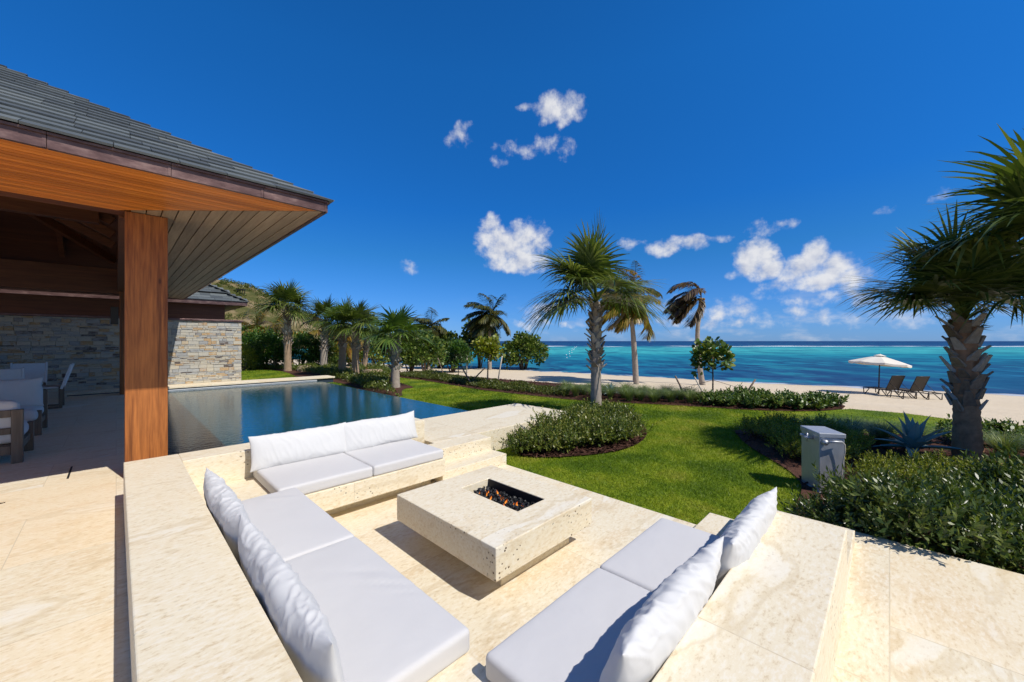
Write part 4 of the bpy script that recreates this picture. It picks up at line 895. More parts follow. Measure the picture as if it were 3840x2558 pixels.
def fan_frond(r, az, el, R0, V, F, droop, nseg=34, ws=.0165):
    # costapalmate leaf: petiole, then a fan of narrow segments round a down-curving costa
    ca, sa = math.cos(az), math.sin(az); fwd = Vector((ca * math.cos(el), sa * math.cos(el), math.sin(el))); side = Vector((-sa, ca, 0)); up = side.cross(fwd) * -1
    if up.z < 0: up = -up
    lp = R0 * r.uniform(.42, .52); pw = .012 * R0 + .004; g = Vector((0, 0, -1))
    pts = [fwd * (lp * t) + g * (droop * .10 * R0 * t * t) for t in (0, .35, .7, 1)]
    hub = pts[-1]; pd = ((pts[-1] - pts[-2]).normalized() + g * r.uniform(.0, .30)).normalized()
    for i in range(3):
        o = len(V); w0 = pw * (1.5 - .3 * i); w1 = pw * (1.5 - .3 * (i + 1)); V += [pts[i] - side * w0, pts[i] + side * w0, pts[i+1] + side * w1, pts[i+1] - side * w1]; F.append((o, o+1, o+2, o+3))
    upn = side.cross(pd); upn = upn if upn.z > 0 or abs(upn.z) < .05 else -upn
    cup = r.uniform(.15, .5); tw = r.uniform(-.25, .25)
    side2 = (side + upn * tw).normalized()
    for k in range(nseg):
        t = (k + .5) / nseg * 2 - 1; an = t * R(118); L = R0 * (.66 - .20 * abs(t) ** 1.6) * r.uniform(.92, 1.06)
        d = (pd * math.cos(an) + side2 * math.sin(an) + upn * (cup * abs(t) * .8)).normalized()
        st = hub + pd * (.16 * R0 * (1 - abs(t)))
        wv = upn.cross(d).normalized() * (ws * R0 * r.uniform(.8, 1.15)); dr = droop * r.uniform(.4, 1.3)
        n = 5; prev = None
        for i in range(n + 1):
            s = i / n; p = st + d * (L * s) + g * (dr * .50 * L * s ** 2.2) ; w = wv * (.35 + 2.0 * s if s < .33 else max(.04, 1.0 * (1 - (s - .33) / .67) ** .7))
            q = (len(V), len(V) + 1); V += [p - w, p + w]
            if prev: F.append((prev[0], prev[1], q[1], q[0]))
            prev = q
def boots(r, h0, h1, rt, V, F, n, size):
    for i in range(n):
        t = (i + .5) / n; z = h0 + (h1 - h0) * t; a = i * 2.399 + r.uniform(-.2, .2); ra = rt(z); L = size * r.uniform(.7, 1.35); w = size * .26 * r.uniform(.8, 1.2)
        o = Vector((math.cos(a), math.sin(a), 0)); s = Vector((-math.sin(a), math.cos(a), 0)); tilt = r.uniform(.35, .95); d = (Vector((0, 0, 1)) * math.cos(tilt) + o * math.sin(tilt) + s * r.uniform(-.35, .35)).normalized()
        b = o * (ra * .88) + Vector((0, 0, z)); th = size * .10; k = len(V); nv = d.cross(s).normalized()
        e = b + d * L
        V += [b - s * w * 1.3 - nv * th, b + s * w * 1.3 - nv * th, b + s * w * 1.3 + nv * th, b - s * w * 1.3 + nv * th, e - s * w * .6 - nv * th * .5, e + s * w * .6 - nv * th * .5, e + s * w * .5 + nv * th * .5, e - s * w * .5 + nv * th * .5]
        F += [(k+0, k+1, k+5, k+4), (k+1, k+2, k+6, k+5), (k+2, k+3, k+7, k+6), (k+3, k+0, k+4, k+7), (k+4, k+5, k+6, k+7)]
def sabal(lat, dep, h, R0, label, seed, r0=.13, boot_from=.45, nf=26, mat=None, bright=False, lean=(0, 0), bsize=.16, spear=False, group='fan palms', elmin=-42, azbias=None, nseg=34, ws=.0165):
    r = random.Random(seed); p = XYZ(lat, dep); t = empty('fan_palm', p); tag(t, label, 'palm tree', group)
    rt = lambda z: (r0 * .95 + (r0 * .78 - r0 * .95) * z / h)
    V, F = ring_trunk(h, r0, r0 * .78, lean); link('trunk', mesh('trunk', V, F), mat or M_TRUNK, t, True)
    V = []; F = []; boots(r, h * boot_from, h * .98, rt, V, F, int(58 * (1 - boot_from) * h / 1.4 / (bsize / .16)), bsize)
    V = [Vector(v) + Vector((lean[0] * v[2], lean[1] * v[2], 0)) for v in V]
    link('leaf_boots', mesh('leaf_boots', V, F), M_BOOT, t)
    V = []; F = []; top = Vector((lean[0] * h, lean[1] * h, h))
    for i in range(nf):
        u = (i + .5) / nf; el = R(82) - R(82 - elmin) * u ** .82 + r.uniform(-.12, .12); az = i * 2.399 + r.uniform(-.25, .25)
        if azbias and r.random() < .45: az = azbias + r.uniform(-.8, .8)
        k = len(V); fan_frond(r, az, el, R0 * r.uniform(.85, 1.1), V, F, r.uniform(.35, .8) + .45 * u, nseg, ws)
        for j in range(k, len(V)): V[j] = V[j] + top + Vector((0, 0, .04 * R0 - .08 * R0 * u))
    if spear:
        k = len(V); fan_frond(r, HEAD - R(90) + .3, R(86), R0 * 1.12, V, F, .03, 22, .03)
        for j in range(k, len(V)):
            q = V[j]; V[j] = Vector((q.x * .42, q.y * .42, q.z)) + top
    link('crown', mesh('crown', V, F), G_SABALL if bright else G_SABAL, t)
    return t
def fibre_skirt(palm, h, rr):                          # ragged fibre and old flower stalks under the crown
    r = random.Random(8); n = 420; V = []; F = []
    for i in range(n):
        a = r.random() * 6.28; z = h + r.uniform(-.16, .10); b = Vector((math.cos(a) * rr * .9, math.sin(a) * rr * .9, z)); d = Vector((math.cos(a + r.gauss(0, .5)), math.sin(a + r.gauss(0, .5)), r.uniform(-.6, .9))).normalized(); L = r.uniform(.05, .15); s = d.orthogonal().normalized() * .004
        k = len(V); V += [b - s, b + s, b + d * L]; F.append((k, k + 1, k + 2))
    link('fibre', mesh('fibre', V, F), M_FIBRE, palm)
GL = 'fan palms beyond the pool'
sabal(-11.94, 20.57, 3.30, 1.55, 'tallest fan palm beside the stone house, with a pale criss-cross trunk', 21, .19, .42, 26, None, False, (0, 0), .2, False, GL, 14, None, 22, .027)
sabal(-10.76, 22.03, 2.75, 1.45, 'fan palm with a dark shaded trunk, second in the row beyond the pool', 22, .20, .35, 24, M_TRUNKG, False, (.05, .02), .2, False, GL, 12, None, 22, .027)
sabal(-7.87, 17.9, 2.30, 1.30, 'fan palm right of the middle boulder, third in the row beyond the pool', 23, .17, .55, 24, None, True, (.02, 0), .2, False, GL, 12, None, 22, .027)
sabal(-6.7, 16.55, 2.20, 1.30, 'fan palm with a smooth lower trunk in front of the right boulder', 24, .16, .55, 24, None, False, (0, 0), .2, False, GL, 12, None, 22, .027)
sabal(-8.29, 21.69, 2.25, 1.25, 'fan palm with a thin leaning trunk behind the right boulder, fifth in the row', 25, .14, .42, 22, None, True, (.07, -.05), .18, False, GL, 12, None, 22, .027)
sabal(-4.0, 13.26, 1.70, 1.15, 'bright green fan palm at the pool edge, on its own mulch ring', 26, .15, .35, 22, M_TRUNKG, True, (0, 0), .18, False, GL, 12, None, 22, .027)
sabal(1.74, 8.01, 2.44, 1.36, 'fan palm with an upright young leaf in the shrub planter, centre of the lawn', 27, .112, .40, 32, M_TRUNKG, False, (.0, -.0), .17, True, 'fan palms by the lawn', 14, math.atan2(FX, -FY))
pr = sabal(6.05, 5.13, 1.92, 1.25, 'thick fan palm with rough leaf boots beside the agave, right of the beach umbrella', 28, .138, .34, 36, None, False, (-.03, .02), .19, False, 'fan palms by the lawn', 36)
fibre_skirt(pr, 1.92, .13)
for ch in pr.children:
    if ch.name.startswith('leaf_boots'): ch.data.materials[0] = M_BOOTD
    if ch.name.startswith('trunk'): ch.data.materials[0] = M_TRUNKR
sabal(6.55, 4.5, 2.62, 1.5, 'nearest fan palm, only its dark fronds reaching in from the right edge', 29, .16, .30, 30, None, False, (0, 0), .17, False, 'fan palms by the lawn', 22)

def coconut(lat, dep, h, R0, label, seed, mat, nf=16, wind=(0, 0, 0), r0=.14, lean=(0, 0), curve=0.0, cdir=(1, 0), group='coconut palms', trunkmat=None, elmax=75, elmin=-35, azc=None, sag=.055):
    r = random.Random(seed); t = empty('coconut_palm', XYZ(lat, dep)); tag(t, label, 'palm tree', group)
    V, F = ring_trunk(h, r0, r0 * .62, lean, 12, 30, True, curve, cdir); link('trunk', mesh('trunk', V, F), trunkmat or M_TRUNKG, t, True)
    V = []; F = []; top = Vector((lean[0] * h, lean[1] * h, h)); wv = Vector(wind)
    for i in range(nf):
        u = (i + .5) / nf; el = R(elmax) - R(elmax - elmin) * u + r.uniform(-.15, .15); az = i * 2.399 + r.uniform(-.3, .3) if azc is None else azc + r.uniform(-1.35, 1.35)
        L = R0 * r.uniform(.85, 1.15); d = Vector((math.cos(az) * math.cos(el), math.sin(az) * math.cos(el), math.sin(el))); n = 26; p = top.copy(); step = L / n; pts = [p.copy()]; ds = [d.copy()]
        for k in range(n):
            d = (d + Vector((0, 0, -sag)) + wv * .075).normalized(); p = p + d * step; pts.append(p.copy()); ds.append(d.copy())
        for k in range(n):
            s = ds[k].cross(Vector((0, 0, 1))); s = s.normalized() if s.length > .01 else Vector((1, 0, 0)); w = .022 * R0 * .5 * (1 - k / n) + .004; o = len(V)
            V += [pts[k] - s * w, pts[k] + s * w, pts[k+1] + s * w, pts[k+1] - s * w]; F.append((o, o+1, o+2, o+3))
            if k < 3: continue
            q = k / n; ll = R0 * .36 * (math.sin(math.pi * min(1, q * 1.02 + .03)) ** .6) * r.uniform(.85, 1.1)
            for sd in (-1, 1):
                for sub in (0, .5):
                    b = pts[k].lerp(pts[k+1], sub); dd = (s * sd * .9 + ds[k] * .65 + Vector((0, 0, -.25 + r.gauss(0, .12))) + wv * .35).normalized(); nn = dd.cross(Vector((0, 0, 1))); nn = nn.normalized() if nn.length > .01 else s
                    ww = .019 * R0; m = b + dd * ll * .55 + Vector((0, 0, -.04 * ll)); e = b + dd * ll + Vector((0, 0, -.32 * ll)) + wv * (.15 * ll); o = len(V)
                    V += [b - nn * ww * .6, b + nn * ww * .6, m + nn * ww, m - nn * ww, e]; F += [(o, o+1, o+2, o+3), (o+3, o+2, o+4)]
    link('crown', mesh('crown', V, F), mat, t)
    nuts = bmesh.new()
    for i in range(6):
        a = r.random() * 6.28; bmesh.ops.create_icosphere(nuts, subdivisions=2, radius=.07 * R0 / 2, matrix=Matrix.Translation(top + Vector((math.cos(a) * .1 * R0 * .6, math.sin(a) * .1 * R0 * .6, -.08 * R0 * .6))))
    from_bm('coconut_cluster', nuts, M_FIBRE, t, True)
    return t
lw = Vector((-FY, FX, 0))                              # towards the left of the heading
coconut(-2.22, 38.7, 5.5, 2.9, 'tall green coconut palm rising behind the sea grape trees', 31, G_COCO, 26, tuple(lw * .5), .20)
coconut(-8.29, 38.5, 4.2, 2.5, 'shorter coconut palm behind the sea grape bushes, right of the fan palm row', 32, G_COCO, 24, tuple(lw * .5), .18)
coconut(7.75, 24.1, 5.15, 2.7, 'wind-blown coconut palm with golden drooping fronds right of the centre fan palm', 33, G_COCOY, 22, tuple(lw * .8), .15, tuple(lw.xy * .085), .10, (FY, -FX))
coconut(8.25, 25.9, 6.1, 2.2, 'green coconut palm crown just behind the golden wind-blown palm', 34, G_COCO, 20, tuple(lw * .5), .13, tuple(lw.xy * .06))
coconut(12.13, 24.6, 5.55, 2.5, 'dry brown coconut palm with every frond swept to the left', 35, G_COCOD, 12, tuple(lw * .7), .17, (-.012, .012), -.28, (FY, -FX), 'coconut palms', None, 88, -20, math.atan2(lw.y, lw.x), .10)
coconut(-15.6, 25.5, 1.9, 2.4, 'yellow green coconut palm above the dense bushes beside the stone house', 36, G_COCOY, 15, tuple(lw * .2), .14)
coconut(-11.6, 25.8, 1.9, 2.3, 'yellow coconut palm with hanging fronds between the first two fan palms', 37, G_COCOY, 14, tuple(lw * -.1), .14)
coconut(-18.2, 27.5, 2.4, 2.4, 'coconut palm at the foot of the hill, nearest the house roof', 38, G_COCOY, 13, tuple(lw * .2), .14)

# ------------------------------------------------------------------ trees and bushes
def bush(name, lat, dep, rad, label, cat, seed, mat, n, clumps, leaf, cs, rnd=False, group=None, trunk=None, base=0.0, inner=.35, asp=.5, lift=None):
    r = np.random.default_rng(seed); rr = random.Random(seed); t = empty(name, XYZ(lat, dep)); tag(t, label, cat, group)
    zc = lift if lift is not None else rad[2] * .82
    o = link('crown', crown_mesh('crown', r, n, rad, clumps, leaf, cs, rnd, inner=inner, asp=asp), mat, t, False, (0, 0, zc))
    L = []
    for i in range(trunk or 5):
        a = rr.random() * 6.28; q = rr.uniform(.15, .6); tip = Vector((math.cos(a) * rad[0] * q, math.sin(a) * rad[1] * q, zc + rad[2] * rr.uniform(-.2, .5))); s = Vector((math.cos(a) * .08 * rad[0], math.sin(a) * .08 * rad[0], -.05))
        m = s.lerp(tip, .5) + Vector((rr.gauss(0, .05), rr.gauss(0, .05), .05)) * rad[0]; w = .035 * rad[0] + .012
        L.append(([s, s.lerp(m, .5), m, tip], [w, w * .85, w * .65, w * .25]))
    tubes('trunk', L, M_BARK, t, 7)
    return t
GG = 'sea grape trees along the beach'
bush('sea_grape_tree', -7.57, 40.8, (2.75, 2.3, 1.95), 'broad rounded sea grape bush on the sand, left of the tall coconut palm', 'sea grape', 41, G_GRAPE, 5200, 120, .24, .55, True, GG, 7, asp=.9)
bush('sea_grape_tree', -3.5, 42.0, (1.9, 1.7, 2.3), 'upright sea grape tree below the tall green coconut palm', 'sea grape', 42, G_GRAPE, 4600, 95, .24, .5, True, GG, 6, asp=.9, lift=3.1)
bush('sea_grape_tree', 1.2, 40.4, (2.6, 2.2, 1.7), 'spreading sea grape tree with spiky top twigs, rightmost of the beach thicket', 'sea grape', 43, G_GRAPE, 4600, 105, .25, .5, True, GG, 8, asp=.9, lift=1.75, inner=.2)
for i, (la, de, ra, h, lb) in enumerate(((-13.6, 31, 2.0, 2.6, 'leafy sea grape between the first and second fan palms'), (-10.4, 30.5, 1.9, 2.9, 'leafy sea grape behind the third fan palm of the row'), (-8.3, 31.5, 1.6, 3.0, 'leafy sea grape behind the fourth and fifth fan palms'), (-6.6, 29.5, 1.45, 2.5, 'leafy sea grape between the thin leaning palm and the bright fan palm'), (-5.2, 33.5, 1.5, 2.2, 'low leafy sea grape just right of the bright fan palm'))):
    bush('sea_grape_tree', la, de, (ra, ra, h * .55), lb, 'sea grape', 50 + i, G_GRAPE, 3600, 90, .20, .42, True, GG, 6, asp=.9, lift=h * .62)
GB = 'dense bushes beside the stone house'
bush('dense_bush', -14.5, 22.7, (1.35, 1.3, 1.2), 'dense dark green bush against the corner of the stone house', 'bush', 61, G_DARK, 7500, 170, .13, .30, False, GB, 6)
bush('dense_bush', -12.9, 23.6, (1.15, 1.1, 1.1), 'dense dark green bush behind the trunk of the tallest fan palm', 'bush', 62, G_DARK, 6500, 150, .13, .28, False, GB, 6)
bush('dense_bush', -14.6, 21.0, (.55, .6, .75), 'small feathery light green bush at the foot of the stone wall', 'bush', 63, G_LIME, 2600, 60, .12, .2, False, GB, 5, asp=.25)
bush('dense_bush', -11.7, 24.0, (.9, .9, .9), 'rounded bush right of the tallest fan palm trunk', 'bush', 64, G_GRAPE, 3600, 90, .14, .26, False, GB, 5)
bush('dense_bush', -17.2, 25.0, (1.7, 1.6, 1.3), 'dense bush mostly hidden behind the stone house corner', 'bush', 65, G_DARK, 6000, 140, .15, .35, False, GB, 6)

def stake(lat, dep, h, leanlat, leandep, label, mat, r=.022, tie=None, group='tree support stakes'):
    t = empty('support_stake', XYZ(lat, dep)); tag(t, label, 'stake', group); x, y = W(leanlat, leandep); top = Vector((x, y, h))
    tubes('stake', [([(0, 0, -.05), top * .5, top], [r, r, r * .9])], mat, t, 8)
    if tie is not None:
        e = Vector(tie) - Vector(t.location); tubes('tie_wire', [([top * .3, e], [.006, .006])], M_DARKMET, t, 5)
    return t
def young_tree(lat, dep, rad, zc, h, label, seed, n, leaf, mat, clumps=40, cs=.18, r0=.022, rnd=True):
    r = np.random.default_rng(seed); rr = random.Random(seed); t = empty('young_tree', XYZ(lat, dep)); tag(t, label, 'young tree', 'young staked sea grapes')
    link('crown', crown_mesh('crown', r, n, rad, clumps, leaf, cs, rnd, inner=.15, asp=.88), mat, t, False, (0, 0, zc))
    L = [([(0, 0, -.03), (.01, 0, h * .45), (0, .01, h)], [r0, r0 * .85, r0 * .4])]
    for i in range(9):
        a = rr.random() * 6.28; z0 = h * rr.uniform(.4, .9); L.append(([(0, 0, z0), (math.cos(a) * rad[0] * .45, math.sin(a) * rad[1] * .45, z0 + .12), (math.cos(a) * rad[0] * .85, math.sin(a) * rad[1] * .85, z0 + .18)], [r0 * .5, r0 * .35, r0 * .15]))
    tubes('trunk', L, M_BARK, t, 7); return t
young_tree(5.47, 10.53, (.50, .48, .52), 1.08, 1.45, 'young sea grape with a dark open crown, staked in the hedge', 71, 620, .125, G_GRAPE, 42, .15)
young_tree(-0.87, 13.9, (.52, .5, .44), 1.28, 1.6, 'young light green tree held by crossed stakes behind the lawn', 72, 1100, .11, G_LIME, 40, .17)
young_tree(-2.4, 17.3, (.55, .5, .58), .92, 1.35, 'small staked tree with fine dark leaves, left of the light green one', 73, 1500, .10, G_DARK, 45, .2, .018, False)
tt = XYZ(5.47, 10.53, .55)
stake(7.35, 12.2, .52, .27, -.1, 'leaning dark stake right of the dark young tree', M_STAKE, .028, tt)
stake(5.22, 11.7, .55, -.24, .1, 'leaning stake left of the dark young tree', M_STAKE, .028, tt)
stake(5.16, 10.2, .66, -.30, .1, 'thin pale stake crossing in front of the dark young tree', M_STAKEW, .018, None)
tt = XYZ(-0.87, 13.9, .75)
stake(-1.38, 13.7, .62, -.45, .5, 'dark stake slanting left before the light green young tree', M_STAKE, .028, None)
stake(-1.62, 14.4, .62, .62, -.1, 'dark stake slanting right up to the light green young tree', M_STAKE, .026, None)
stake(-0.55, 14.5, 1.05, .18, .1, 'pale upright stake right of the light green young tree', M_STAKEW, .024, None)
stake(-0.95, 14.6, .9, .05, .1, 'short upright stake just behind the light green young tree trunk', M_STAKEW, .02, None)
stake(-2.95, 17.0, .85, -.35, .2, 'leaning stake left of the small fine leaved tree', M_STAKE, .024, None)
stake(-2.05, 17.4, .95, .03, 0, 'thin upright stake right of the small fine leaved tree', M_STAKEW, .022, None)

# ------------------------------------------------------------------ shrubs, copied from a few built ones
def shrub_proto(seed, mat, r, h, n, leaf, clumps, cs, asp=.42, rnd=False, up=.5):
    g = np.random.default_rng(seed); rr = random.Random(seed); t = empty('shrub', (0, 0, -50))
    link('foliage', crown_mesh('foliage', g, n, (r, r, h * .55), clumps, leaf, cs, rnd, up=up, inner=.3, asp=asp, zmin=-.35), mat, t, False, (0, 0, h * .50))
    L = []
    for i in range(7):
        a = rr.random() * 6.28; q = rr.uniform(.2, .75); L.append(([(0, 0, -.02), (math.cos(a) * r * q * .5, math.sin(a) * r * q * .5, h * .4), (math.cos(a) * r * q, math.sin(a) * r * q, h * rr.uniform(.6, .95))], [.008, .006, .003]))
    tubes('stem', L, M_BARK, t, 5); return t
def sprig_mesh(name, r, ns, rad, leaf, per, sl, asp, up=.9, fill=500, rnd=False):
    d = unit(r.normal(size=(ns, 3))); d[:, 2] = np.where(d[:, 2] < -.25, -d[:, 2], d[:, 2]); rad = np.array(rad); lump = 1 + .22 * np.sin(d[:, 0] * 5 + d[:, 1] * 3 + ns) + .12 * r.normal(size=ns)
    P0 = d * rad * (.35 + .5 * r.random(ns) ** .6)[:, None] * lump[:, None]; ax = unit(d * .75 + np.array((0, 0, up)) + r.normal(0, .28, (ns, 3))); L = sl * (.6 + .8 * r.random(ns))
    o = unit(np.cross(ax, r.normal(size=(ns, 3)))); o2 = np.cross(ax, o); Ps = []; Ds = []; Ns = []; Ls = []
    for k in range(per):
        t = (k + .5) / per; a = k * 2.399; rd = o * math.cos(a) + o2 * math.sin(a); Ps.append(P0 + ax * (L * t)[:, None]); Ds.append(ax * (.45 + .6 * t) + rd * (.95 - .35 * t) + r.normal(0, .15, (ns, 3))); Ns.append(ax * 1.0 - rd * .3 + r.normal(0, .2, (ns, 3))); Ls.append(leaf * (.7 + .5 * r.random(ns)) * (1 - .25 * t))
    f = unit(r.normal(size=(fill, 3))) * rad * (r.random(fill) ** .4 * .75)[:, None]; Ps.append(f); Ds.append(r.normal(0, 1, (fill, 3)) + (0, 0, .4)); Ns.append(r.normal(0, .5, (fill, 3)) + (0, 0, 1)); Ls.append(leaf * (.8 + .5 * r.random(fill)))
    Ls = np.concatenate(Ls); g = leaf_round if rnd else leaf_quads
    V, F = g(np.vstack(Ps), np.vstack(Ds), np.vstack(Ns), Ls, Ls * asp); return mesh(name, V, F)
def sprig_proto(seed, mat, r, h, ns, leaf, per, sl, asp=.34, up=.9, fill=500, rnd=False):
    g = np.random.default_rng(seed); rr = random.Random(seed); t = empty('shrub', (0, 0, -50))
    link('foliage', sprig_mesh('foliage', g, ns, (r, r, h * .5), leaf, per, sl, asp, up, fill, rnd), mat, t, False, (0, 0, h * .46))
    L = []
    for i in range(9):
        a = rr.random() * 6.28; q = rr.uniform(.2, .85); L.append(([(0, 0, -.02), (math.cos(a) * r * q * .5, math.sin(a) * r * q * .5, h * .4), (math.cos(a) * r * q, math.sin(a) * r * q, h * rr.uniform(.6, .95))], [.008, .006, .003]))
    tubes('stem', L, M_BARK, t, 5); return t
used = set()
def place(proto, lat, dep, rz, s, label, cat, group, name=None, up=.03):
    o = proto if proto.name not in used else copy_tree(proto)
    used.add(proto.name); o.location = XYZ(lat, dep, up); o.rotation_euler = (0, 0, rz); o.scale = (s, s, s * random.uniform(.88, 1.12))
    if name: o.name = name
    tag(o, label, cat, group); return o
def spread(poly, d, r, excl=(), maxn=200, tries=4000):
    out = []; cand = sample_poly(poly, tries, r)
    for c in cand:
        if any(in_poly([c], e)[0] for e in excl): continue
        if all((c[0] - q[0]) ** 2 + (c[1] - q[1]) ** 2 > d * d for q in out): out.append(c)
        if len(out) >= maxn: break
    return out
r3 = np.random.default_rng(12)
HED = [sprig_proto(100 + i, G_HEDGE, .34 + .03 * (i % 2), .35 + .05 * (i % 3), 95 + 16 * i, .064, 13, .17, .36, .8, 500) for i in range(5)]
hp = [uv2ld(3.96, -6.5), uv2ld(3.96, .34), (2.95, 3.50), (3.3, 3.45), (3.9, 3.55), (5.0, 3.75), (6.2, 3.9), (6.8, 3.2), (6.4, 1.5), (5.5, -1.5)]
for i, c in enumerate(spread(hp, .36, r3, maxn=170)):
    place(HED[i % 5], c[0], c[1], random.random() * 6.28, random.uniform(.75, 1.15), 'glossy dark green shrub in the dense hedge along the right terrace edge', 'shrub', 'glossy hedge beside the terrace')
LIM = [sprig_proto(110 + i, G_LIME, .28, .28, 90, .044, 12, .11, .38, 1.0, 350) for i in range(3)]
lp = [(3.95, 6.3), (4.1, 6.6), (4.6, 6.65), (5.2, 6.4), (5.0, 5.9), (4.7, 5.2), (3.85, 4.75), (3.72, 5.2), (3.82, 5.8)]
for i, c in enumerate(spread(lp, .30, r3, maxn=60)):
    place(LIM[i % 3], c[0], c[1], random.random() * 6.28, random.uniform(.85, 1.1), 'low yellow green mounding shrub at the curved tip of the right bed', 'shrub', 'low shrubs left of the steel cabinet')
lp2 = [(3.75, 4.0), (4.1, 4.4), (5.0, 4.6), (5.3, 4.2), (4.5, 3.85)]
for i, c in enumerate(spread(lp2, .30, r3, maxn=40)):
    place(LIM[i % 3], c[0], c[1], random.random() * 6.28, random.uniform(.8, 1.0), 'low yellow green shrub between the steel cabinet and the agave', 'shrub', 'low shrubs right of the steel cabinet')
PLA = [sprig_proto(120 + i, G_PLANT, .25 + .02 * i, .19 + .035 * i, 80, .056, 12, .15, .42, .7, 350) for i in range(3)]
pp_ = [(0.06, 5.42), (0.34, 5.95), (1.0, 6.9), (1.4, 7.5), (1.85, 8.2), (2.1, 8.2), (2.2, 7.7), (2.12, 7.0), (1.95, 6.4), (1.62, 5.95), (1.2, 5.70), (0.6, 5.52)]
for i, c in enumerate(spread(pp_, .25, r3, maxn=60)):
    place(PLA[i % 3], c[0], c[1], random.random() * 6.28, random.uniform(.85, 1.15), 'small leaved shrub around the foot of the centre fan palm', 'shrub', 'planter shrubs around the centre palm')
COA = [sprig_proto(130 + i, G_GRAPE, .27, .22, 46, .085, 9, .13, .5, 1.0, 120, True) for i in range(3)]
cp = [(4.9, 9.55), (5.7, 9.05), (6.95, 8.95), (7.75, 9.2), (8.1, 9.6), (7.5, 9.9), (6.2, 10.0), (5.1, 10.2)]
for i, c in enumerate(spread(cp, .34, r3, maxn=60)):
    place(COA[i % 3], c[0], c[1], random.random() * 6.28, random.uniform(.85, 1.12), 'broad leaved coastal shrub in the low hedge between lawn and beach', 'shrub', 'coastal hedge right of the dark young tree')
cp2 = [(6.7, 6.2), (7.7, 6.1), (8.6, 5.7), (9.0, 5.0), (7.9, 5.3), (6.8, 5.7)]
for i, c in enumerate(spread(cp2, .36, r3, maxn=50)):
    place(COA[i % 3], c[0], c[1], random.random() * 6.28, random.uniform(.8, 1.05), 'broad leaved coastal shrub behind the thick palm at the right edge', 'shrub', 'coastal shrubs behind the right palm')
def tuft_proto(seed, h=.55, n=340, spreadr=.42):
    r = np.random.default_rng(seed); an = r.random(n) * 6.28; ou = np.c_[np.cos(an), np.sin(an), np.zeros(n)]; b = ou * (r.random(n) * .07)[:, None]; L = h * (.7 + .5 * r.random(n)); sp = spreadr * (.25 + .9 * r.random(n)); w = .0035
    S = np.c_[-np.sin(an), np.cos(an), np.zeros(n)] * w; K = 5; V = np.empty((n, K, 2, 3))
    for k in range(K):
        t = k / (K - 1); p = b + ou * (sp * t ** 1.7)[:, None]; p[:, 2] += L * (t - .42 * t ** 3); q = 1 - .85 * t; V[:, k, 0] = p - S * q; V[:, k, 1] = p + S * q
    F = []; base = np.arange(n) * K * 2
    for k in range(K - 1): F.append(np.c_[base + 2*k, base + 2*k + 1, base + 2*k + 3, base + 2*k + 2])
    return link('fountain_grass', mesh('fountain_grass', V.reshape(-1, 3), np.vstack(F)), G_FOUNT, None, False, (0, 0, -50))
TUF = [tuft_proto(140 + i, .46) for i in range(3)]
gp1 = [(1.65, 10.9), (2.5, 10.3), (3.5, 10.05), (4.75, 9.6), (4.95, 10.6), (3.6, 11.6), (2.4, 12.2), (1.5, 12.0)]
for i, c in enumerate(spread(gp1, .36, r3, maxn=60)):
    place(TUF[i % 3], c[0], c[1], random.random() * 6.28, random.uniform(.85, 1.15), 'feathery fountain grass clump in the bed behind the centre palm', 'grass clump', 'fountain grasses behind the centre palm')
gp2 = [(4.95, 6.4), (5.9, 6.35), (6.6, 6.2), (6.5, 5.75), (6.2, 5.9), (5.2, 5.75), (4.6, 5.5), (4.7, 6.0)]
for i, c in enumerate(spread(gp2, .36, r3, maxn=60)):
    place(TUF[i % 3], c[0], c[1], random.random() * 6.28, random.uniform(.9, 1.2), 'feathery fountain grass clump between the steel cabinet and the thick palm', 'grass clump', 'fountain grasses around the agave')
gp3 = [(6.5, 5.2), (7.7, 5.2), (7.9, 4.6), (6.9, 4.6)]
for i, c in enumerate(spread(gp3, .40, r3, maxn=20)):
    place(TUF[i % 3], c[0], c[1], random.random() * 6.28, random.uniform(1.0, 1.25), 'feathery fountain grass clump right of the thick palm trunk', 'grass clump', 'fountain grasses right of the thick palm')
def cover(name, poly, n, leaf, h, mat, label, bed_excl=()):
    L = sample_poly(poly, n, r3, bed_excl); z = terrain(L)
    hh = np.array([max(.15, .55 + .75 * noise.noise((a * 1.7, b * 1.7, 2.0)) + .4 * noise.noise((a * 4.5, b * 4.5, 5.0))) for a, b in L]) * h
    P = toworld(L, z + .02 + hh * r3.random(n) ** .5); D = r3.normal(0, .7, (n, 3)) + (0, 0, .6); ln = leaf * (.6 + .8 * r3.random(n))
    V, F = leaf_quads(P, D, r3.normal(0, .6, (n, 3)) + (0, 0, 1), ln, ln * .42); o = link(name, mesh(name, V, F), mat); tag(o, label, 'ground cover', kind='stuff')
cover('ground_cover', [(-5.6, 17.9), (-4.35, 16.65), (-3.0, 15.4), (-1.0, 12.95), (0.35, 11.85), (1.5, 10.9), (1.8, 11.9), (0.6, 13.2), (-.8, 14.6), (-2.0, 16.2), (-4.3, 19.0)], 26000, .06, .22, G_COVER, 'low green ground cover along the far lawn edge')
cover('garden_ground_cover', [uv2ld(5.6, 9.8), uv2ld(5.6, 12.0), uv2ld(6.3, 15.4), (-10.6, 19.6), (-12.6, 21.6), (-12, 23.5), (-8.5, 23), (-6.0, 20.5), (-5.6, 17.6), (-4.9, 15.3), (-4.35, 14.3), (-4.7, 13.5)], 34000, .075, .38, G_PLANT, 'low mixed green planting around the palms beyond the pool')
cover('wall_ground_cover', [(-16.2, 21.9), (-12.6, 21.5), (-12.2, 22.4), (-16.4, 23.0)], 6000, .075, .3, G_PLANT, 'low green planting at the foot of the dense bushes')

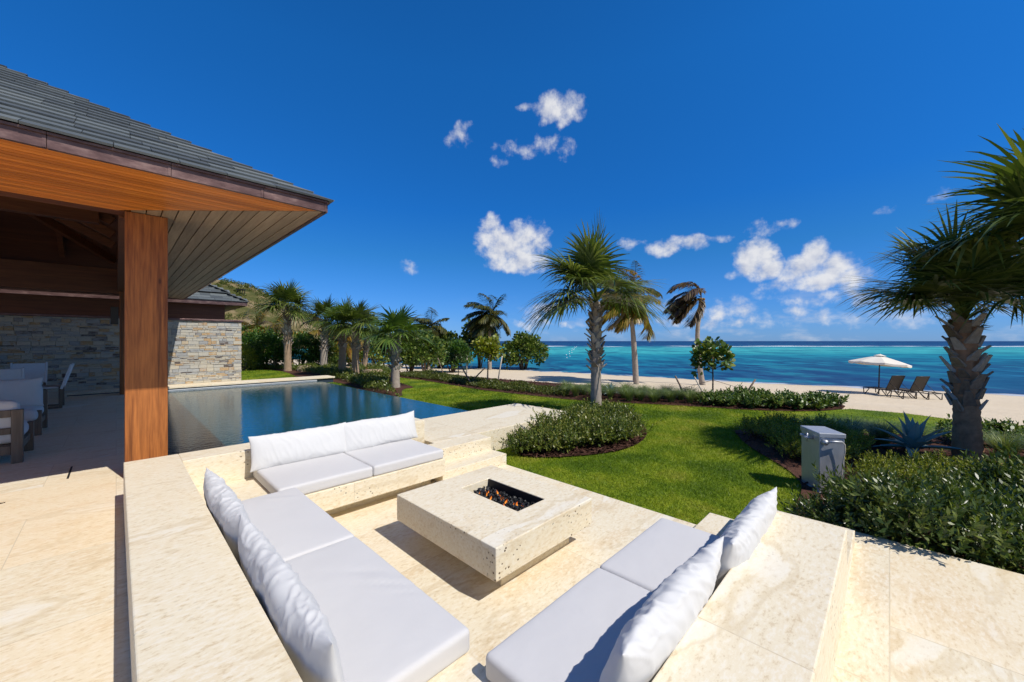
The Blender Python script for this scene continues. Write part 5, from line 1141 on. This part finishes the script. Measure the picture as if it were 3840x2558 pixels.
def agave(lat, dep, s, label, seed, name='agave', mat=None, group='blue agaves'):
    r = random.Random(seed); V = []; F = []
    for i in range(20):
        u = (i + .5) / 20; az = i * 2.399; el = R(80 - 78 * u); L = s * r.uniform(.8, 1.1); d = Vector((math.cos(az) * math.cos(el), math.sin(az) * math.cos(el), math.sin(el))); sd = Vector((-math.sin(az), math.cos(az), 0)); up = sd.cross(d); up = up if up.z > 0 else -up
        prev = None
        for k in range(7):
            t = k / 6; w = s * .105 * (math.sin(math.pi * (.18 + .82 * t) ** .8) * .95 + .05) * (1 if k < 6 else .05); p = d * (L * t) + Vector((0, 0, -.16 * L * t * t * (.3 + u))) + up * .03
            q = len(V); V += [p - sd * w + up * w * .55, p, p + sd * w + up * w * .55]
            if prev is not None: F += [(prev, prev + 1, q + 1, q), (prev + 1, prev + 2, q + 2, q + 1)]
            prev = q
    o = link(name, mesh(name, V, F), mat or G_AGAVE, None, False, XYZ(lat, dep, .06)); tag(o, label, name, group)
agave(5.62, 5.42, .60, 'blue grey agave beside the thick palm', 1)
agave(2.86, 11.2, .38, 'small blue grey agave in the fountain grass behind the centre palm', 2)

G_BROM = leafmat('bromeliad_leaf', [(0.20, 0.03, 0.012), (0.42, 0.10, 0.015), (0.55, 0.22, 0.02), (0.30, 0.20, 0.03)], 0.25, 0.4)
agave(5.85, 4.52, .26, 'orange bromeliad under the thick palm at the right edge', 3, 'bromeliad', G_BROM, 'bright bromeliads')
agave(-7.9, 19.0, .30, 'red bromeliad between the third and fourth fan palms by the boulders', 4, 'bromeliad', G_BROM, 'bright bromeliads')
agave(-7.1, 18.9, .28, 'red orange bromeliad just left of the pale flat boulder', 5, 'bromeliad', G_BROM, 'bright bromeliads')
M_DRY = plain('dry_leaf', (0.10, 0.065, 0.04), 0.8, 0.2, 0, 0.3, 20)
for i, (u, v, a) in enumerate(((2.75, -0.95, .5), (3.42, -1.15, 2.1), (-0.70, 5.35, .2))):
    V = []; F = []
    for k in range(5):
        t = k / 4; w = .012 * math.sin(math.pi * (.1 + .85 * t)); V += [(t * .085 - .04, -w, .006 * math.sin(t * 5 + i)), (t * .085 - .04, 0, .002), (t * .085 - .04, w, .010 * math.sin(t * 4))]
    for k in range(4): F += [(3*k, 3*k+1, 3*k+4, 3*k+3), (3*k+1, 3*k+2, 3*k+5, 3*k+4)]
    o = link('fallen_leaf', mesh('fallen_leaf', V, F), M_DRY, None, True, (u, v, DK + .006)); o.rotation_euler = (0, 0, a); tag(o, ('dry curled leaf lying on the right terrace nearest the seat wall', 'dry curled leaf on the right terrace close to the hedge', 'dry curled leaf on the left deck near the shadow of the pavilion')[i], 'leaf', 'fallen leaves on the stone')

# ------------------------------------------------------------------ boulders, steel shower cabinet
def boulder(lat, dep, s, label, seed):
    bm = bmesh.new(); bmesh.ops.create_icosphere(bm, subdivisions=4, radius=1); k = seed * 3.7
    for v in bm.verts:
        n = v.co.normalized(); d = 1 + .35 * noise.noise(n * 1.2 + Vector((k, 0, 0))) + .14 * noise.noise(n * 3.1 + Vector((0, k, 0))) + .05 * noise.noise(n * 8 + Vector((0, 0, k)))
        c = n * d; c.z = max(c.z, -.6); c.z = min(c.z, .72 + .08 * noise.noise(n * 2)); v.co = Vector((c.x * s[0], c.y * s[1], c.z * s[2]))
    o = from_bm('boulder', bm, M_ROCK, None, True); o.location = XYZ(lat, dep, s[2] * .42); o.rotation_euler = (0, 0, seed); tag(o, label, 'boulder', 'landscape boulders')
boulder(-11.0, 20.6, (.50, .40, .26), 'flat tan boulder left in the garden, right of the tallest palm', 1)
boulder(-8.5, 19.9, (.34, .30, .26), 'reddish boulder half hidden behind the third palm trunk', 2)
boulder(-6.35, 17.6, (.46, .40, .28), 'pale flat boulder between the fourth palm and the bright palm', 3)
sc = empty('shower_cabinet', XYZ(3.36, 4.19), HEAD - R(90) - R(12)); tag(sc, 'stainless steel pedestal cabinet with hand shower standing in the bed', 'cabinet')
boxes('body', [(-.115, .115, -.18, .18, 0, .60)], M_STEEL, sc, .006); boxes('top', [(-.124, .124, -.19, .19, .601, .652)], M_STEEL, sc, .008); boxes('base', [(-.122, .122, -.188, .188, 0, .035)], M_STEEL, sc, .003)
tubes('valve_handle', [([(-.115, -.06, .57), (-.20, -.06, .575)], [.016, .014]), ([(-.17, -.06, .53), (-.17, -.06, .62)], [.008, .008])], M_STEEL, sc, 10)
tubes('valve_handle', [([(-.115, .06, .57), (-.18, .06, .575)], [.016, .014])], M_STEEL, sc, 10)
tubes('hand_shower', [([(-.06, -.215, .565), (.0, -.225, .575), (.07, -.215, .575)], [.012, .012, .012]), ([(-.075, -.18, .56), (-.075, -.225, .56)], [.026, .028])], M_STEEL, sc, 10)
tubes('hose', [([(.07, -.215, .575), (.095, -.22, .55), (.098, -.215, .48), (.085, -.205, .36), (.075, -.20, .22), (.072, -.195, .08)], .0055)], M_STAKEW, sc, 6)

# ------------------------------------------------------------------ beach umbrella, loungers, buoys
def umbrella():
    t = empty('beach_umbrella', XYZ(19.46, 20.52), HEAD - R(90)); tag(t, 'cream beach umbrella open over the sand beside two loungers', 'umbrella'); hz = 2.02
    tubes('pole', [([(0, 0, -.2), (.03, 0, 1.0), (.07, 0, hz + .10)], [.03, .03, .02])], M_DARKMET, t, 10)
    V = [(0, 0, 0)]; F = []; n = 8; tilt = Matrix.Translation((.07, 0, hz)) @ Matrix.Rotation(R(5.5), 4, 'Y')
    K = 5
    for k in range(1, K + 1):
        q = k / K
        for i in range(n * 4):
            a = 2 * math.pi * i / (n * 4) + .2; sag = 1 - .075 * math.sin(math.pi * ((i % 4) / 4)) * q; rr = 1.25 * q * sag; V.append((rr * math.cos(a), rr * math.sin(a), -.40 * q ** 1.15 - .03 * math.sin(math.pi * ((i % 4) / 4)) * q))
    m = n * 4
    for i in range(m): F.append((0, 1 + i, 1 + (i + 1) % m))
    for k in range(K - 1):
        for i in range(m): F.append((1 + k*m + i, 1 + (k+1)*m + i, 1 + (k+1)*m + (i+1) % m, 1 + k*m + (i+1) % m))
    lip = [(V[1 + (K-1)*m + i][0], V[1 + (K-1)*m + i][1], V[1 + (K-1)*m + i][2] - .10) for i in range(m)]; o = len(V); V += lip
    for i in range(m): F.append((1 + (K-1)*m + i, o + i, o + (i+1) % m, 1 + (K-1)*m + (i+1) % m))
    c = link('canopy', mesh('canopy', V, F), M_CANVAS, t); c.matrix_local = tilt
    sol = c.modifiers.new('thick', 'SOLIDIFY'); sol.thickness = .006
    V = [(0, 0, .09)] + [(.27 * math.cos(2 * math.pi * i / 16), .27 * math.sin(2 * math.pi * i / 16), -.02) for i in range(16)]; F = [(0, 1 + i, 1 + (i+1) % 16) for i in range(16)]
    c = link('vent_cap', mesh('vent_cap', V, F), M_CANVAS, t); c.matrix_local = tilt
    for i in range(8):
        a = 2 * math.pi * i / 8 + .2; x = tubes('rib', [([(0, 0, -.05), (1.18 * math.cos(a), 1.18 * math.sin(a), -.44)], .012)], M_DARKMET, t, 6); x.matrix_local = tilt
umbrella()
def lounger():
    t = empty('beach_lounger', (0, 0, 0)); w = .66         # foot at -X, head at +X
    fr = []
    for y in (-w / 2, w / 2):
        fr.append(([(-1.0, y, .05), (-1.02, y, .34), (-.2, y, .33), (.95, y, .30), (.93, y, .0)], .022)); 
    fr += [([(-1.02, -w/2, .34), (-1.02, w/2, .34)], .02), ([(.95, -w/2, .30), (.95, w/2, .30)], .02), ([(.10, -w/2, .33), (.10, w/2, .33)], .02)]
    tubes('frame', fr, M_DARKMET, t, 8)
    for y in (-w / 2, w / 2):
        tubes('leg', [([(-.70, y, .33), (-.95, y, .0)], .02)], M_DARKMET, t, 8); tubes('leg', [([(.55, y, .30), (.90, y, .0)], .02)], M_DARKMET, t, 8)
        tubes('leg', [([(-.1, y, .33), (.2, y, .0), (.33, y, .0), (.40, y, .31)], .02)], M_DARKMET, t, 8)
    boxes('seat_sling', [(-1.0, .12, -w/2 + .02, w/2 - .02, .325, .34)], M_SLINGD, t, 0)
    bm = bmesh.new(); d = Vector((.40, 0, .92)).normalized(); n = Vector((-.92, 0, .40)).normalized(); obox(bm, Vector((.12, 0, .34)) + d * .38, Vector((0, 1, 0)), d, n, w - .05, .76, .014); from_bm('back_sling', bm, M_SLINGD, t)
    tubes('back_frame', [([(.12, -w/2, .34), Vector((.12, -w/2, .34)) + d * .78, Vector((.12, w/2, .34)) + d * .78, (.12, w/2, .34)], .02)], M_DARKMET, t, 8)
    tubes('back_prop', [([Vector((.12, -w/2 + .04, .34)) + d * .4, (.72, -w/2 + .04, .30)], .01), ([Vector((.12, w/2 - .04, .34)) + d * .4, (.72, w/2 - .04, .30)], .01)], M_DARKMET, t, 6)
    return t
L1 = lounger(); L2 = copy_tree(L1)
x, y = W(.06, -1.0); rz = math.atan2(y, x)
L1.location = XYZ(18.85, 19.3); L1.rotation_euler = (0, 0, rz); tag(L1, 'brown sling beach lounger under the umbrella, the one beside its pole', 'lounger', 'beach loungers')
L2.location = XYZ(19.68, 18.95); L2.rotation_euler = (0, 0, rz); tag(L2, 'brown sling beach lounger farther from the umbrella pole, next to the palm trunk', 'lounger', 'beach loungers')
bm = bmesh.new(); bmesh.ops.create_uvsphere(bm, u_segments=12, v_segments=8, radius=.11); by = from_bm('marker_buoy', bm, M_BUOY, None, True)
for i in range(13):
    t = i / 12; de = 66 * (200 / 66) ** t; la = de * (.1418 + .0247 * t) + (.5 * math.sin(i * 2.1)); o = by if i == 0 else by.copy()
    if i: C.objects.link(o)
    wx, wy = W(la, de); o.location = (wx, wy, SEA + .08); s = .8 + .9 * t; o.scale = (s, s, s); tag(o, 'small white buoy in the line floating off the beach left of the centre palm', 'buoy', 'line of white buoys')

# ------------------------------------------------------------------ the hill behind the house
def hill():
    xs = np.linspace(-330, -62, 110); ys = np.linspace(75, 330, 90)
    def zf(L):
        la, de = L[:, 0], L[:, 1]; q = np.maximum(-la - 78, 0); t = q / 40
        ridge = (26 * (1 - np.exp(-q / 18)) + .10 * q) * np.exp(-((de - 162) / 60) ** 2)
        nz = np.array([noise.noise((a * .03, b * .03, 1.2)) * 2.2 + noise.noise((a * .1, b * .1, 4)) * 1.0 + noise.noise((a * .3, b * .3, 4)) * .4 for a, b in L])
        return -1.6 + ridge + nz * np.clip(t * 2, 0, 1)
    m, nt, b = newmat('hill_scrub', .95, .1)
    P = ocoord(nt); n = nd(nt, 'TexNoise', {'Vector': P, 'Scale': .09, 'Detail': 9.0, 'Roughness': .7}).outputs['Fac']
    nt.links.new(ramp(nt, n, [(.34, (.045, .065, .016)), (.46, (.10, .095, .032)), (.54, (.21, .16, .08)), (.66, (.32, .24, .15))]), b.inputs['Base Color']); bump(nt, b, n, .8, 2.0)
    o = grid('hill', xs, ys, zf, m); tag(o, kind='structure')
    # scrub bushes on the slope
    n = 1500; L = np.c_[rng.uniform(-200, -68, n), rng.uniform(110, 210, n)]; z = zf(L); k = z > -.6; L, z = L[k], z[k]; n = len(L); per = 46
    c = np.repeat(toworld(L, z), per, 0); s = np.repeat(rng.uniform(.7, 2.0, n), per); off = unit(rng.normal(size=(n * per, 3))) * (rng.random(n * per) ** .5 * s)[:, None]; off[:, 2] = np.abs(off[:, 2]) * .8
    ln = .30 + .35 * rng.random(n * per)
    V, F = leaf_quads(c + off, off + rng.normal(0, .4, off.shape), rng.normal(0, .6, off.shape) + (0, 0, 1), ln, ln * .7)
    o = link('hill_scrub', mesh('hill_scrub', V, F), G_COVER); tag(o, 'dry green scrub bushes scattered over the hillside', 'scrub', kind='stuff')
    return zf
zf = hill()
hx, hy = -103.0, 147.0; hz = float(zf(np.array([(hx, hy)]))[0])
hut = empty('hill_shelter', W(hx, hy) + (hz,), HEAD - R(90)); tag(hut, 'tiny dark shelter with a flat roof on the hillside', 'shelter')
boxes('roof', [(-1.5, 1.5, -1.0, 1.0, 1.7, 1.95)], M_DARKMET, hut, 0)
for sx in (-.9, .8):
    for sy in (-.7, .6): boxes('post', [(sx, sx + .15, sy, sy + .15, -2, 1.7)], M_DARKMET, hut, 0)
